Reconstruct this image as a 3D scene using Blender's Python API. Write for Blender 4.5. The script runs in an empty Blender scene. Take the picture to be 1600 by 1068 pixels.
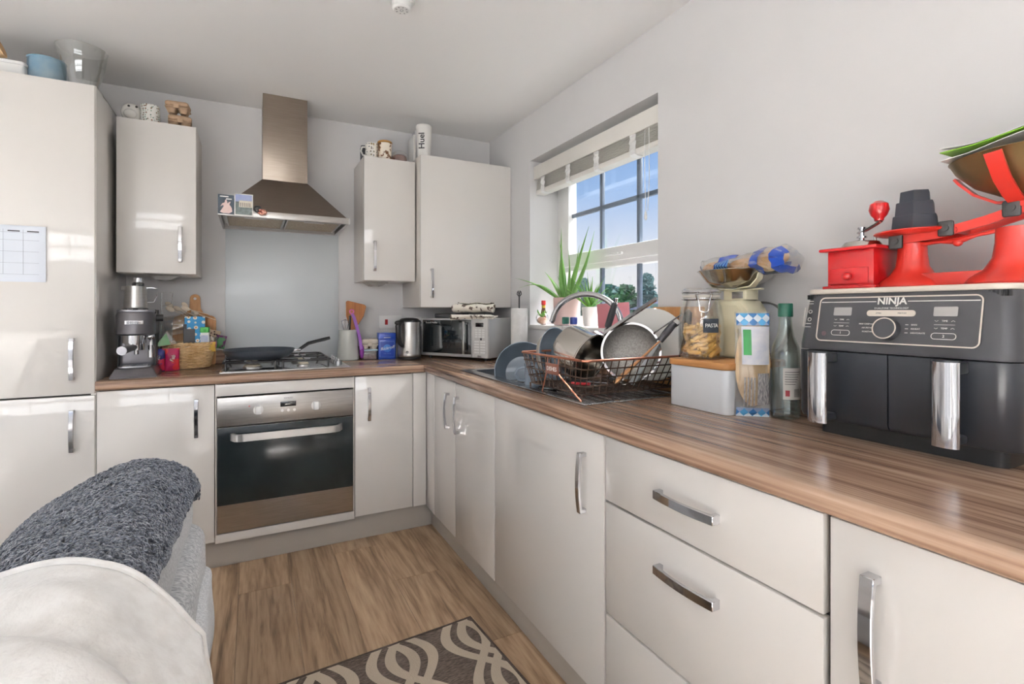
import bpy, bmesh, math, random
from mathutils import Matrix, Vector
R = math.radians
PI = math.pi
scn = bpy.context.scene
C = scn.collection
rnd = random.Random(7)

# ---------------------------------------------------------------- camera
cam_d = bpy.data.cameras.new('camera')
cam = bpy.data.objects.new('camera', cam_d); C.objects.link(cam)
cam.location = (-1.469, -3.261, 1.195)
cam.rotation_euler = (R(90), 0, -0.4759)
cam_d.sensor_width = 36
cam_d.lens = 790.0/1600*36
cam_d.shift_y = -(534-485.3)/1600
cam_d.clip_start = 0.05
scn.camera = cam

# ---------------------------------------------------------------- colour management
scn.view_settings.view_transform = 'Standard'
scn.view_settings.look = 'None'
scn.view_settings.gamma = 1
scn.view_settings.use_curve_mapping = False
scn.view_settings.exposure = 0.66

# ---------------------------------------------------------------- sky
def lin(c):
    c = c/255.0
    return c/12.92 if c <= 0.04045 else ((c+0.055)/1.055)**2.4
def rgb(r, g, b): return (lin(r), lin(g), lin(b), 1)
wd = bpy.data.worlds.new('sky'); scn.world = wd; wd.use_nodes = True
nt = wd.node_tree; nt.nodes.clear()
tc = nt.nodes.new('ShaderNodeTexCoord'); sp = nt.nodes.new('ShaderNodeSeparateXYZ')
cr = nt.nodes.new('ShaderNodeValToRGB'); bg = nt.nodes.new('ShaderNodeBackground'); wo = nt.nodes.new('ShaderNodeOutputWorld')
nt.links.new(tc.outputs['Generated'], sp.inputs[0]); nt.links.new(sp.outputs['Z'], cr.inputs[0])
nt.links.new(cr.outputs[0], bg.inputs[0]); nt.links.new(bg.outputs[0], wo.inputs[0])
el = cr.color_ramp.elements
el[0].position = 0.0; el[0].color = rgb(240, 240, 242)
el[1].position = 1.0; el[1].color = rgb(82, 132, 205)
for p, c in ((0.07, (236, 238, 244)), (0.13, (214, 226, 246)), (0.22, (165, 199, 245)), (0.36, (136, 178, 238))):
    e = el.new(p); e.color = rgb(*c)
bg.inputs[1].default_value = 0.66

# ---------------------------------------------------------------- area lamps: daylight at the rear window, plus added fills
def area(name, loc, rot, sx, sy, power, col):
    d = bpy.data.lights.new(name, 'AREA'); d.shape = 'RECTANGLE'; d.size = sx; d.size_y = sy
    d.energy = power; d.color = col
    o = bpy.data.objects.new(name, d); C.objects.link(o); o.location = loc; o.rotation_euler = rot
    return o
area('daylight_rear_window', (-2.55, -5.16, 1.80), (R(90), 0, 0), 3.0, .62, 24, (0.97, 0.985, 1.0))
area('fill_patio_door', (-4.72, -3.1, 1.1), (R(90), 0, R(-90)), 2.2, 2.1, 2, (0.97, 0.985, 1.0))  # fill lamp for the added patio door
sun_dir = Vector((.16, .66, -.92)).normalized()
sun_d = bpy.data.lights.new('sun', 'SUN'); sun_d.energy = 2.0; sun_d.color = (1, .97, .92); sun_d.angle = R(.6)
sun = bpy.data.objects.new('sun', sun_d); C.objects.link(sun); sun.rotation_euler = sun_dir.to_track_quat('-Z', 'Y').to_euler()
# added area lamps tilted down to bounce light off the added carpet
area('sky_fill_rear', (-2.55, -5.75, 2.0), (R(32), 0, 0), 3.2, 2.0, 900, (1, .985, .975)).data.spread = R(50)
area('sky_fill_patio', (-5.4, -3.1, 1.9), (R(32), 0, R(-90)), 2.4, 2.2, 460, (1, .985, .975)).data.spread = R(50)
# added lamp, out of view above the kitchen window, brightening its reveal and sill
area('sky_fill_kitchen', (1.7, -1.17, 3.5), (Vector((.02, -1.17, 1.35))-Vector((1.7, -1.17, 3.5))).to_track_quat('-Z', 'Y').to_euler(), 2.2, 1.6, 420, (.97, .985, 1))

# ---------------------------------------------------------------- mesh helpers
def T(x=0, y=0, z=0): return Matrix.Translation((x, y, z))
def RX(a): return Matrix.Rotation(R(a), 4, 'X')
def RY(a): return Matrix.Rotation(R(a), 4, 'Y')
def RZ(a): return Matrix.Rotation(R(a), 4, 'Z')
def SC(x, y, z): return Matrix.Diagonal((x, y, z, 1))

class B:
    def __init__(s): s.bm = bmesh.new()
    def _add(s, t, M=None):
        if M is not None:
            t.transform(M)
            if M.determinant() < 0: bmesh.ops.reverse_faces(t, faces=t.faces[:])
        me = bpy.data.meshes.new('tmp'); t.to_mesh(me); s.bm.from_mesh(me)
        bpy.data.meshes.remove(me); t.free(); return s
    def box(s, x0, x1, y0, y1, z0, z1, r=0, seg=2, M=None):
        t = bmesh.new()
        bmesh.ops.create_cube(t, size=1, matrix=T((x0+x1)/2, (y0+y1)/2, (z0+z1)/2) @ SC(abs(x1-x0), abs(y1-y0), abs(z1-z0)))
        if r: bmesh.ops.bevel(t, geom=t.edges[:], offset=r, segments=seg, affect='EDGES', profile=.5)
        return s._add(t, M)
    def vbox(s, x0, x1, y0, y1, z0, z1, r, seg=4, r2=0, M=None):
        """box with rounded vertical edges"""
        t = bmesh.new()
        bmesh.ops.create_cube(t, size=1, matrix=T((x0+x1)/2, (y0+y1)/2, (z0+z1)/2) @ SC(x1-x0, y1-y0, z1-z0))
        ed = [e for e in t.edges if abs(e.verts[0].co.z-e.verts[1].co.z) > 1e-5]
        bmesh.ops.bevel(t, geom=ed, offset=r, segments=seg, affect='EDGES', profile=.5)
        if r2:
            ed = [e for e in t.edges if abs(e.verts[0].co.z-e.verts[1].co.z) < 1e-5]
            bmesh.ops.bevel(t, geom=ed, offset=r2, segments=2, affect='EDGES', profile=.5)
        return s._add(t, M)
    def lathe(s, prof, seg=24, M=None, closed=False):
        t = bmesh.new(); rings = []
        for r, z in prof:
            if r < 1e-6: rings.append([t.verts.new((0, 0, z))])
            else: rings.append([t.verts.new((r*math.cos(2*PI*k/seg), r*math.sin(2*PI*k/seg), z)) for k in range(seg)])
        n = len(rings)
        for i in range(n if closed else n-1):
            a, b = rings[i], rings[(i+1) % n]
            for k in range(seg):
                k2 = (k+1) % seg
                if len(a) == 1 and len(b) == 1: continue
                if len(a) == 1: t.faces.new((a[0], b[k2], b[k]))
                elif len(b) == 1: t.faces.new((a[k], a[k2], b[0]))
                else: t.faces.new((a[k], a[k2], b[k2], b[k]))
        bmesh.ops.recalc_face_normals(t, faces=t.faces[:])
        return s._add(t, M)
    def cyl(s, r, z0, z1, seg=20, r2=None, M=None, bev=0):
        r2 = r if r2 is None else r2
        if bev: return s.lathe([(0, z0), (r-bev, z0), (r, z0+bev), (r2, z1-bev), (r2-bev, z1), (0, z1)], seg, M)
        return s.lathe([(0, z0), (r, z0), (r2, z1), (0, z1)], seg, M)
    def ball(s, r, c=(0, 0, 0), sc=(1, 1, 1), seg=14, M=None):
        t = bmesh.new(); bmesh.ops.create_uvsphere(t, u_segments=seg, v_segments=max(6, seg*2//3), radius=r)
        t.transform(T(*c) @ SC(*sc)); return s._add(t, M)
    def tube(s, pts, r, seg=8, closed=False, flat=1.0, M=None, up=None):
        t = bmesh.new(); pts = [Vector(p) for p in pts]; n = len(pts)
        rr = r if isinstance(r, (list, tuple)) else [r]*n
        rings = []; N = None
        for i in range(n):
            if closed: d = pts[(i+1) % n]-pts[i-1]
            else: d = pts[min(i+1, n-1)]-pts[max(i-1, 0)]
            d.normalize()
            if N is None:
                a = Vector(up) if up else (Vector((0, 0, 1)) if abs(d.z) < .9 else Vector((1, 0, 0)))
                N = (a-d*a.dot(d)).normalized()
            else: N = (N-d*N.dot(d)).normalized()
            Bn = d.cross(N)
            rings.append([t.verts.new(pts[i]+(N*math.sin(2*PI*k/seg)*flat+Bn*math.cos(2*PI*k/seg))*rr[i]) for k in range(seg)])
        for i in range(n if closed else n-1):
            a, b = rings[i], rings[(i+1) % n]
            for k in range(seg): t.faces.new((a[k], a[(k+1) % seg], b[(k+1) % seg], b[k]))
        if not closed:
            t.faces.new(rings[0][::-1]); t.faces.new(rings[-1])
        bmesh.ops.recalc_face_normals(t, faces=t.faces[:])
        return s._add(t, M)
    def strap(s, pts, w, th, up, M=None):
        """flat band swept along pts; w is measured across, up gives the band's normal"""
        t = bmesh.new(); pts = [Vector(p) for p in pts]; n = len(pts); rings = []
        for i in range(n):
            d = (pts[min(i+1, n-1)]-pts[max(i-1, 0)]).normalized()
            u = Vector(up); u = (u-d*u.dot(d))
            u = u.normalized() if u.length > 1e-4 else Vector((0, 0, 1))
            b = d.cross(u)
            rings.append([t.verts.new(pts[i]+b*sx*w/2+u*sy*th/2) for sx, sy in ((-1, -1), (1, -1), (1, 1), (-1, 1))])
        for i in range(n-1):
            a, b = rings[i], rings[i+1]
            for k in range(4): t.faces.new((a[k], a[(k+1) % 4], b[(k+1) % 4], b[k]))
        t.faces.new(rings[0][::-1]); t.faces.new(rings[-1])
        bmesh.ops.recalc_face_normals(t, faces=t.faces[:])
        return s._add(t, M)
    def prism(s, poly, z0, z1, M=None, bev=0):
        t = bmesh.new()
        a = [t.verts.new((x, y, z0)) for x, y in poly]; b = [t.verts.new((x, y, z1)) for x, y in poly]
        n = len(poly); t.faces.new(a[::-1]); t.faces.new(b)
        for k in range(n): t.faces.new((a[k], a[(k+1) % n], b[(k+1) % n], b[k]))
        bmesh.ops.recalc_face_normals(t, faces=t.faces[:])
        if bev: bmesh.ops.bevel(t, geom=t.edges[:], offset=bev, segments=1, affect='EDGES', profile=.5)
        return s._add(t, M)
    def surf(s, fn, nu, nv, th=0, M=None, wrapu=False):
        t = bmesh.new(); g = []
        for j in range(nv+1):
            g.append([t.verts.new(fn(i/nu, j/nv)) for i in range(nu if wrapu else nu+1)])
        for j in range(nv):
            for i in range(nu):
                i2 = (i+1) % nu if wrapu else i+1
                t.faces.new((g[j][i], g[j][i2], g[j+1][i2], g[j+1][i]))
        if th:
            bmesh.ops.recalc_face_normals(t, faces=t.faces[:])
            bmesh.ops.solidify(t, geom=t.faces[:], thickness=th)
            bmesh.ops.recalc_face_normals(t, faces=t.faces[:])
        return s._add(t, M)
    def frame(s, x0, x1, z0, z1, y0, y1, w, M=None):
        """picture-frame of bars in the xz plane"""
        s.box(x0, x0+w, y0, y1, z0, z1, M=M); s.box(x1-w, x1, y0, y1, z0, z1, M=M)
        s.box(x0+w, x1-w, y0, y1, z0, z0+w, M=M); s.box(x0+w, x1-w, y0, y1, z1-w, z1, M=M); return s

MW = {}
def obj(name, b, m, parent=None, w=False, ang=38, label=None, kind=None):
    bm = b.bm if isinstance(b, B) else b
    if w and parent is not None:
        bm.transform(MW[parent.name].inverted())
    me = bpy.data.meshes.new(name); bm.to_mesh(me); bm.free()
    me.materials.append(m)
    for p in me.polygons: p.use_smooth = True
    me.set_sharp_from_angle(angle=R(ang))
    o = bpy.data.objects.new(name, me); C.objects.link(o)
    if parent is not None: o.parent = parent; MW[o.name] = MW[parent.name]
    else: MW[o.name] = Matrix.Identity(4)
    if label: o['label'] = label
    if kind: o['kind'] = kind
    return o
def tag(o, label, cat, group=None):
    o['label'] = label; o['category'] = cat
    if group: o['group'] = group
    return o
def thing(name, label, cat, loc=(0, 0, 0), rz=0, group=None):
    o = bpy.data.objects.new(name, None); C.objects.link(o); o.empty_display_size = .05
    o.location = loc; o.rotation_euler = (0, 0, R(rz)); MW[o.name] = T(*loc) @ RZ(rz)
    return tag(o, label, cat, group)
def place(o, loc, rot=(0, 0, 0)):
    o.location = loc; o.rotation_euler = [R(a) for a in rot]; return o
def struct(name, b, m, parent=None):
    o = obj(name, b, m, parent)
    if parent is None: o['kind'] = 'structure'
    return o
def copy_tree(o, parent=None):
    c = o.copy(); C.objects.link(c); c.parent = parent
    if parent is not None: c.matrix_parent_inverse = Matrix.Identity(4)
    for ch in [x for x in bpy.data.objects if x.parent == o]: copy_tree(ch, c)
    return c
def text(name, s, size, m, parent, M, ext=.0004, align='CENTER', label=None, shear=0, bold=0):
    cu = bpy.data.curves.new('t', 'FONT'); cu.body = s; cu.size = size; cu.extrude = ext
    cu.align_x = align; cu.align_y = 'CENTER'; cu.resolution_u = 2; cu.shear = shear; cu.offset = bold
    to = bpy.data.objects.new('t', cu); C.objects.link(to)
    dg = bpy.context.evaluated_depsgraph_get()
    me = bpy.data.meshes.new_from_object(to.evaluated_get(dg))
    C.objects.unlink(to); bpy.data.objects.remove(to); bpy.data.curves.remove(cu)
    me.transform(M); me.materials.clear(); me.materials.append(m); me.name = name
    o = bpy.data.objects.new(name, me); C.objects.link(o); o.parent = parent; MW[o.name] = MW[parent.name]
    if label: o['label'] = label
    return o

# ---------------------------------------------------------------- materials
def col(c): return c if len(c) == 4 else rgb(*c)
def mat(name, c, r=.5, m=0, c2=None, ns=8, nst=(1, 1, 1), bump=0, bs=60, bst=(1, 1, 1), coat=0, spec=.5, lo=.35, hi=.65, rough2=None, detail=4, sheen=0):
    mt = bpy.data.materials.new(name); mt.use_nodes = True; nt = mt.node_tree
    b = nt.nodes['Principled BSDF']
    b.inputs['Base Color'].default_value = col(c); b.inputs['Roughness'].default_value = r; b.inputs['Metallic'].default_value = m
    b.inputs['Specular IOR Level'].default_value = spec
    if coat: b.inputs['Coat Weight'].default_value = coat; b.inputs['Coat Roughness'].default_value = .03
    if sheen: b.inputs['Sheen Weight'].default_value = sheen
    tcn = nt.nodes.new('ShaderNodeTexCoord')
    if c2:
        mp = nt.nodes.new('ShaderNodeMapping'); mp.inputs['Scale'].default_value = nst; nt.links.new(tcn.outputs['Object'], mp.inputs[0])
        nz = nt.nodes.new('ShaderNodeTexNoise'); nz.inputs['Scale'].default_value = ns; nz.inputs['Detail'].default_value = detail
        nt.links.new(mp.outputs[0], nz.inputs['Vector'])
        rp = nt.nodes.new('ShaderNodeValToRGB'); rp.color_ramp.elements[0].position = lo; rp.color_ramp.elements[1].position = hi
        rp.color_ramp.elements[0].color = col(c); rp.color_ramp.elements[1].color = col(c2)
        nt.links.new(nz.outputs['Fac'], rp.inputs[0]); nt.links.new(rp.outputs[0], b.inputs['Base Color'])
    if bump:
        mp = nt.nodes.new('ShaderNodeMapping'); mp.inputs['Scale'].default_value = bst; nt.links.new(tcn.outputs['Object'], mp.inputs[0])
        nz = nt.nodes.new('ShaderNodeTexNoise'); nz.inputs['Scale'].default_value = bs; nz.inputs['Detail'].default_value = 3
        nt.links.new(mp.outputs[0], nz.inputs['Vector'])
        bp = nt.nodes.new('ShaderNodeBump'); bp.inputs['Strength'].default_value = bump; bp.inputs['Distance'].default_value = .002
        nt.links.new(nz.outputs['Fac'], bp.inputs['Height']); nt.links.new(bp.outputs[0], b.inputs['Normal'])
        if coat: nt.links.new(bp.outputs[0], b.inputs['Coat Normal'])
    return mt
def glass(name, tint=(1, 1, 1, 1), lo=.06, hi=.75, rough=.02):
    """thin clear sheet: mostly see-through, mirror-like at grazing angles"""
    mt = bpy.data.materials.new(name); mt.use_nodes = True; nt = mt.node_tree; nt.nodes.clear()
    o = nt.nodes.new('ShaderNodeOutputMaterial'); tr = nt.nodes.new('ShaderNodeBsdfTransparent'); gl = nt.nodes.new('ShaderNodeBsdfGlossy')
    mx = nt.nodes.new('ShaderNodeMixShader'); lw = nt.nodes.new('ShaderNodeLayerWeight'); mr = nt.nodes.new('ShaderNodeMapRange')
    tr.inputs[0].default_value = tint; gl.inputs['Roughness'].default_value = rough; gl.inputs[0].default_value = (.9, .92, .92, 1)
    lw.inputs[0].default_value = .25; mr.inputs[3].default_value = lo; mr.inputs[4].default_value = hi
    nt.links.new(lw.outputs['Facing'], mr.inputs[0]); nt.links.new(mr.outputs[0], mx.inputs[0])
    nt.links.new(tr.outputs[0], mx.inputs[1]); nt.links.new(gl.outputs[0], mx.inputs[2]); nt.links.new(mx.outputs[0], o.inputs[0])
    return mt
def wood(name, stops, axis='X', sc=1.0, r=.35, stretch=14, dist=1.2, rand=0.0, bump=.05, bandsc=1.0, fine=.38):
    """long-grained wood: noise streaks drawn out along one axis"""
    mt = bpy.data.materials.new(name); mt.use_nodes = True; nt = mt.node_tree; b = nt.nodes['Principled BSDF']
    b.inputs['Roughness'].default_value = r
    tcn = nt.nodes.new('ShaderNodeTexCoord'); mp = nt.nodes.new('ShaderNodeMapping')
    s = {'X': (sc/stretch, sc, sc), 'Y': (sc, sc/stretch, sc), 'Z': (sc, sc, sc/stretch)}[axis]
    mp.inputs['Scale'].default_value = s
    vec = tcn.outputs['Object']
    if rand:
        oi = nt.nodes.new('ShaderNodeObjectInfo'); va = nt.nodes.new('ShaderNodeVectorMath'); va.operation = 'ADD'
        ml = nt.nodes.new('ShaderNodeVectorMath'); ml.operation = 'SCALE'; ml.inputs[3].default_value = 37
        cb = nt.nodes.new('ShaderNodeCombineXYZ')
        for k in range(3): nt.links.new(oi.outputs['Random'], cb.inputs[k])
        nt.links.new(cb.outputs[0], ml.inputs[0]); nt.links.new(vec, va.inputs[0]); nt.links.new(ml.outputs[0], va.inputs[1]); vec = va.outputs[0]
    nt.links.new(vec, mp.inputs[0])
    n1 = nt.nodes.new('ShaderNodeTexNoise'); n1.inputs['Scale'].default_value = 9; n1.inputs['Detail'].default_value = 7; n1.inputs['Roughness'].default_value = .65; n1.inputs['Distortion'].default_value = dist*.4
    n2 = nt.nodes.new('ShaderNodeTexNoise'); n2.inputs['Scale'].default_value = 60*bandsc; n2.inputs['Detail'].default_value = 3
    nt.links.new(mp.outputs[0], n1.inputs['Vector']); nt.links.new(mp.outputs[0], n2.inputs['Vector'])
    mx = nt.nodes.new('ShaderNodeMath'); mx.operation = 'MULTIPLY_ADD'; mx.inputs[1].default_value = fine
    nt.links.new(n2.outputs['Fac'], mx.inputs[0])
    sb = nt.nodes.new('ShaderNodeMath'); sb.operation = 'MULTIPLY_ADD'; sb.inputs[1].default_value = 1.0; sb.inputs[2].default_value = -fine/2
    nt.links.new(n1.outputs['Fac'], sb.inputs[0]); nt.links.new(sb.outputs[0], mx.inputs[2])
    rp = nt.nodes.new('ShaderNodeValToRGB'); e = rp.color_ramp.elements
    e[0].position, e[0].color = stops[0][0], rgb(*stops[0][1]); e[1].position, e[1].color = stops[-1][0], rgb(*stops[-1][1])
    for p, c in stops[1:-1]: q = e.new(p); q.color = rgb(*c)
    nt.links.new(mx.outputs[0], rp.inputs[0]); out = rp.outputs[0]
    if rand:
        hs = nt.nodes.new('ShaderNodeHueSaturation'); mr = nt.nodes.new('ShaderNodeMapRange'); mr.inputs[3].default_value = 1-rand; mr.inputs[4].default_value = 1+rand
        nt.links.new(oi.outputs['Random'], mr.inputs[0]); nt.links.new(mr.outputs[0], hs.inputs['Value']); nt.links.new(out, hs.inputs['Color']); out = hs.outputs[0]
    nt.links.new(out, b.inputs['Base Color'])
    bp = nt.nodes.new('ShaderNodeBump'); bp.inputs['Strength'].default_value = bump; bp.inputs['Distance'].default_value = .002
    nt.links.new(mx.outputs[0], bp.inputs['Height']); nt.links.new(bp.outputs[0], b.inputs['Normal'])
    return mt
def dots(name, base, c1, c2, sc, r1=.35, r2=.18, rough=.4):
    """printed spots: ring of c1 with a c2 middle on base"""
    mt = bpy.data.materials.new(name); mt.use_nodes = True; nt = mt.node_tree; b = nt.nodes['Principled BSDF']; b.inputs['Roughness'].default_value = rough
    tcn = nt.nodes.new('ShaderNodeTexCoord'); v = nt.nodes.new('ShaderNodeTexVoronoi'); v.inputs['Scale'].default_value = sc; v.inputs['Randomness'].default_value = .55
    nt.links.new(tcn.outputs['Object'], v.inputs['Vector'])
    rp = nt.nodes.new('ShaderNodeValToRGB'); rp.color_ramp.interpolation = 'CONSTANT'; e = rp.color_ramp.elements
    e[0].position, e[0].color = 0, rgb(*c2); e[1].position, e[1].color = r1, rgb(*base); q = e.new(r2); q.color = rgb(*c1)
    nt.links.new(v.outputs['Distance'], rp.inputs[0]); nt.links.new(rp.outputs[0], b.inputs['Base Color'])
    return mt

WALL = mat('wall_paint', (220, 219, 219), .8, c2=(223, 222, 222), ns=3, bump=.05, bs=220)
CEIL = mat('ceiling_paint', (244, 243, 242), .85, bump=.05, bs=200)
GLOSS = mat('gloss_cashmere', (224, 220, 215), .3, c2=(226, 222, 217), ns=2, coat=1.0, bump=.05, bs=55)
CARC = mat('carcass_cashmere', (206, 200, 193), .35, coat=.3, c2=(208, 202, 195), ns=3)
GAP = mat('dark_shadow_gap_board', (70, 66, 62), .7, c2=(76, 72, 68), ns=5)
PLN = mat('plinth_board', (186, 180, 171), .45, c2=(190, 184, 176), ns=4)
CHROME = mat('polished_chrome', (205, 205, 208), .08, 1, c2=(200, 200, 203), ns=4)
STEEL = mat('brushed_steel', (178, 176, 173), .3, 1, c2=(192, 190, 187), ns=14, nst=(1, 1, 30), bump=.03, bs=120, bst=(1, 1, 40))
STEELX = mat('brushed_steel_long_grain', (172, 169, 165), .3, 1, c2=(186, 183, 180), ns=14, nst=(1, 30, 30), bump=.03, bs=120, bst=(1, 40, 40))
HOODST = mat('hood_steel', (150, 138, 127), .34, 1, c2=(158, 147, 136), ns=10, nst=(1, 30, 30), bump=.02, bs=100, bst=(1, 40, 40))
BLACK = mat('black_plastic', (26, 27, 29), .4, c2=(30, 31, 33), ns=10)
BLKG = mat('black_gloss', (16, 18, 20), .08, coat=1, c2=(20, 22, 24), ns=6)
DGREY = mat('dark_grey_plastic', (62, 63, 67), .45, c2=(66, 67, 71), ns=8)
WHITE = mat('white_plastic', (236, 236, 234), .35, c2=(232, 232, 230), ns=6)
PRINT = mat('white_print', (238, 236, 230), .5, c2=(234, 232, 226), ns=6)
DPRINT = mat('dark_print', (44, 44, 48), .6, c2=(48, 48, 52), ns=6)
CLEAR = glass('clear_glass')
PANE = glass('window_glass', lo=.02, hi=.35)
PLASTIC = glass('clear_plastic_film', lo=.16, hi=.8, rough=.12)
BAMBOO = wood('bamboo_wood', [(.2, (150, 98, 52)), (.5, (193, 140, 86)), (.8, (214, 166, 110))], 'Z', 1.5, .45)
BAMBOOX = wood('bamboo_wood_flat', [(.2, (150, 98, 52)), (.5, (188, 135, 82)), (.8, (210, 160, 105))], 'Y', 1.5, .45)
WT = [(.26, (74, 55, 44)), (.39, (116, 90, 73)), (.50, (148, 120, 100)), (.62, (170, 143, 122)), (.76, (188, 164, 144))]
WTX = wood('worktop_laminate_along_x', WT, 'X', 1.9, .26, stretch=46, fine=.62)
WTY = wood('worktop_laminate_along_y', WT, 'Y', 1.9, .24, stretch=46, fine=.62)
FLOORM = wood('oak_plank', [(.22, (88, 68, 50)), (.40, (142, 116, 90)), (.54, (170, 143, 115)), (.78, (194, 168, 138))], 'Y', 1.25, .42, stretch=14, dist=5, rand=.13, bump=.12, fine=.5)
# ================================================================ the room
H = 2.36
XL, YF = -4.6, -5.05
b = B(); b.box(XL-.1, .15, YF-.1, .1, -.06, -.012); floor = struct('floor', b, mat('floor_screed', (70, 56, 44), .8, c2=(76, 60, 48), ns=5))
pw, pl = .205, 1.26
k = 0
x = -1.518-pw*16
while x < 0:
    x0, x1 = max(x, XL), min(x+pw, 0)
    off = [(0, .42, .83, .21, .64, 1.02, .33)[k % 7]][0]
    y = YF-off
    while y < 0:
        y0, y1 = max(y, YF), min(y+pl, 0)
        if x1-x0 > .01 and y1-y0 > .01:
            b = B(); b.box(x0+.0004, x1-.0004, y0+.0004, y1-.0004, -.012, 0, r=.0009, seg=1)
            obj('plank', b, FLOORM, floor)
        y += pl
    x += pw; k += 1
b = B(); b.box(XL, -.66, YF, -3.45, .0005, .012, r=.002); b.box(XL, -2.75, -3.45, -.75, .0005, .012, r=.002)  # added out of view: pale covering that bounces neutral light to the ceiling
obj('bounce_carpet', b, mat('pale_bounce_carpet', (226, 223, 219), .95, c2=(218, 215, 211), ns=60, bump=.6, bs=300), floor)
b = B(); b.box(XL-.1, .32, YF-.1, .1, H, H+.1); struct('ceiling', b, CEIL)
b = B(); b.box(XL-.1, .32, 0, .12, 0, H); b.box(-.53, 0, -.07, 0, 2.11, H)
struct('wall_back', b, WALL)
# right wall with the window opening
WY0, WY1, WZ0, WZ1 = -1.706, -.643, 1.113, 2.083
b = B()
b.box(0, .32, YF-.1, WY0, 0, H); b.box(0, .32, WY1, 0, 0, H); b.box(0, .32, WY0, WY1, 0, WZ0-.025); b.box(0, .32, WY0, WY1, WZ1, H)
struct('wall_right', b, WALL)
b = B(); b.box(-.012, .2, WY0-.0, WY1+.0, WZ0-.025, WZ0, r=.003); struct('trim_1', b, mat('window_board_white', (238, 236, 233), .3, c2=(234, 232, 229), ns=4))
# left wall with an added patio door opening for extra light
b = B(); b.box(XL-.12, XL, YF-.1, -4.2, 0, H); b.box(XL-.12, XL, -2.0, 0, 0, H); b.box(XL-.12, XL, -4.2, -2.0, 2.15, H); struct('wall_left', b, WALL)
# wall behind the camera with a wide window
b = B(); b.box(XL-.1, -4.05, YF-.12, YF, 0, H); b.box(-1.05, .32, YF-.12, YF, 0, H); b.box(-4.05, -1.05, YF-.12, YF, 0, .5); b.box(-4.05, -1.05, YF-.12, YF, 2.12, H)
struct('wall_front', b, WALL)
UPVC = mat('white_upvc', (238, 237, 235), .3, c2=(234, 233, 231), ns=4)
LEAD = mat('grey_glazing_bar', (104, 116, 130), .4, c2=(96, 108, 122), ns=8)
wn = bpy.data.objects.new('window_2', None); C.objects.link(wn); wn['kind'] = 'structure'; MW[wn.name] = Matrix.Identity(4)
b = B()
for x in (-4.05, -3.05, -2.05, -1.11): b.box(x, x+.06, YF-.09, YF-.03, .5, 2.12)
b.box(-4.05, -1.05, YF-.09, YF-.03, .5, .56); b.box(-4.05, -1.05, YF-.09, YF-.03, 2.06, 2.12); b.box(-4.05, -1.05, YF-.09, YF-.03, 1.76, 1.83)
obj('window_frame', b, UPVC, wn)
for x in [-4.0+.237*i for i in range(1, 13)]:
    b = B(); b.box(x-.01, x+.01, YF-.07, YF-.05, .56, 2.06); obj('glazing_bar', b, UPVC, wn)
dn = bpy.data.objects.new('added_patio_door', None); C.objects.link(dn); dn['kind'] = 'structure'; MW[dn.name] = Matrix.Identity(4)  # unseen patio door, added so more light enters from the left
b = B()
for y in (-4.2, -3.14, -2.06): b.box(XL-.09, XL-.03, y, y+.08, 0, 2.15)
b.box(XL-.09, XL-.03, -4.2, -2.0, 0, .1); b.box(XL-.09, XL-.03, -4.2, -2.0, 2.07, 2.15); obj('added_door_frame', b, UPVC, dn)

# kitchen window
wn = bpy.data.objects.new('window_1', None); C.objects.link(wn); wn['kind'] = 'structure'; MW[wn.name] = Matrix.Identity(4)
RW = RZ(-90)   # local x -> world -y, local -y -> world -x
def wbar(b, y0, y1, z0, z1, xa, xb, r=.004): b.box(xa, xb, y0, y1, z0, z1, r=r)
b = B(); fx0, fx1 = .195, .262
wbar(b, WY1-.055, WY1, WZ0, WZ1, fx0, fx1); wbar(b, WY0, WY0+.055, WZ0, WZ1, fx0, fx1)
wbar(b, WY0+.0545, WY1-.0545, WZ0, WZ0+.05, fx0+.001, fx1); wbar(b, WY0+.0545, WY1-.0545, WZ1-.055, WZ1, fx0+.001, fx1); wbar(b, WY0+.0545, WY1-.0545, 1.425, 1.475, fx0+.001, fx1)
obj('window_frame', b, UPVC, wn)
b = B(); sx0, sx1 = .180, .24
wbar(b, WY1-.137, WY1-.045, 1.45, WZ1-.03, sx0, sx1, .008); wbar(b, WY0+.045, WY0+.115, 1.45, WZ1-.03, sx0, sx1, .008)
wbar(b, WY0+.113, WY1-.135, 1.452, 1.524, sx0+.0012, sx1, .006); wbar(b, WY0+.113, WY1-.135, 1.99, WZ1-.03, sx0+.0012, sx1, .006)
sash = obj('opening_sash', b, UPVC, wn)
b = B(); b.box(.168, .182, -1.27, -1.13, 1.478, 1.492, r=.004); b.box(.160, .17, -1.25, -1.15, 1.482, 1.49, r=.003); obj('handle', b, WHITE, sash)
for zc, (z0, z1) in ((0, (1.52, 1.995)), (1, (1.16, 1.43))):
    for i, (ya, yb) in enumerate(((-.78, -1.06), (-1.06, -1.355), (-1.355, -1.60))):
        for (za, zb) in (((z0, 1.75), (1.75, z1)) if zc == 0 else ((z0, z1),)):
            b = B(); b.box(.212, .216, yb, ya, za, zb); obj('pane', b, PANE, wn)
    for y in (-1.06, -1.355):
        b = B(); b.box(.204, .224, y-.011, y+.011, z0, z1, r=.003); obj('glazing_bar', b, LEAD, wn)
b = B(); b.box(.204, .224, -1.60, -.78, 1.739, 1.761, r=.003); obj('glazing_bar', b, LEAD, wn)
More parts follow.
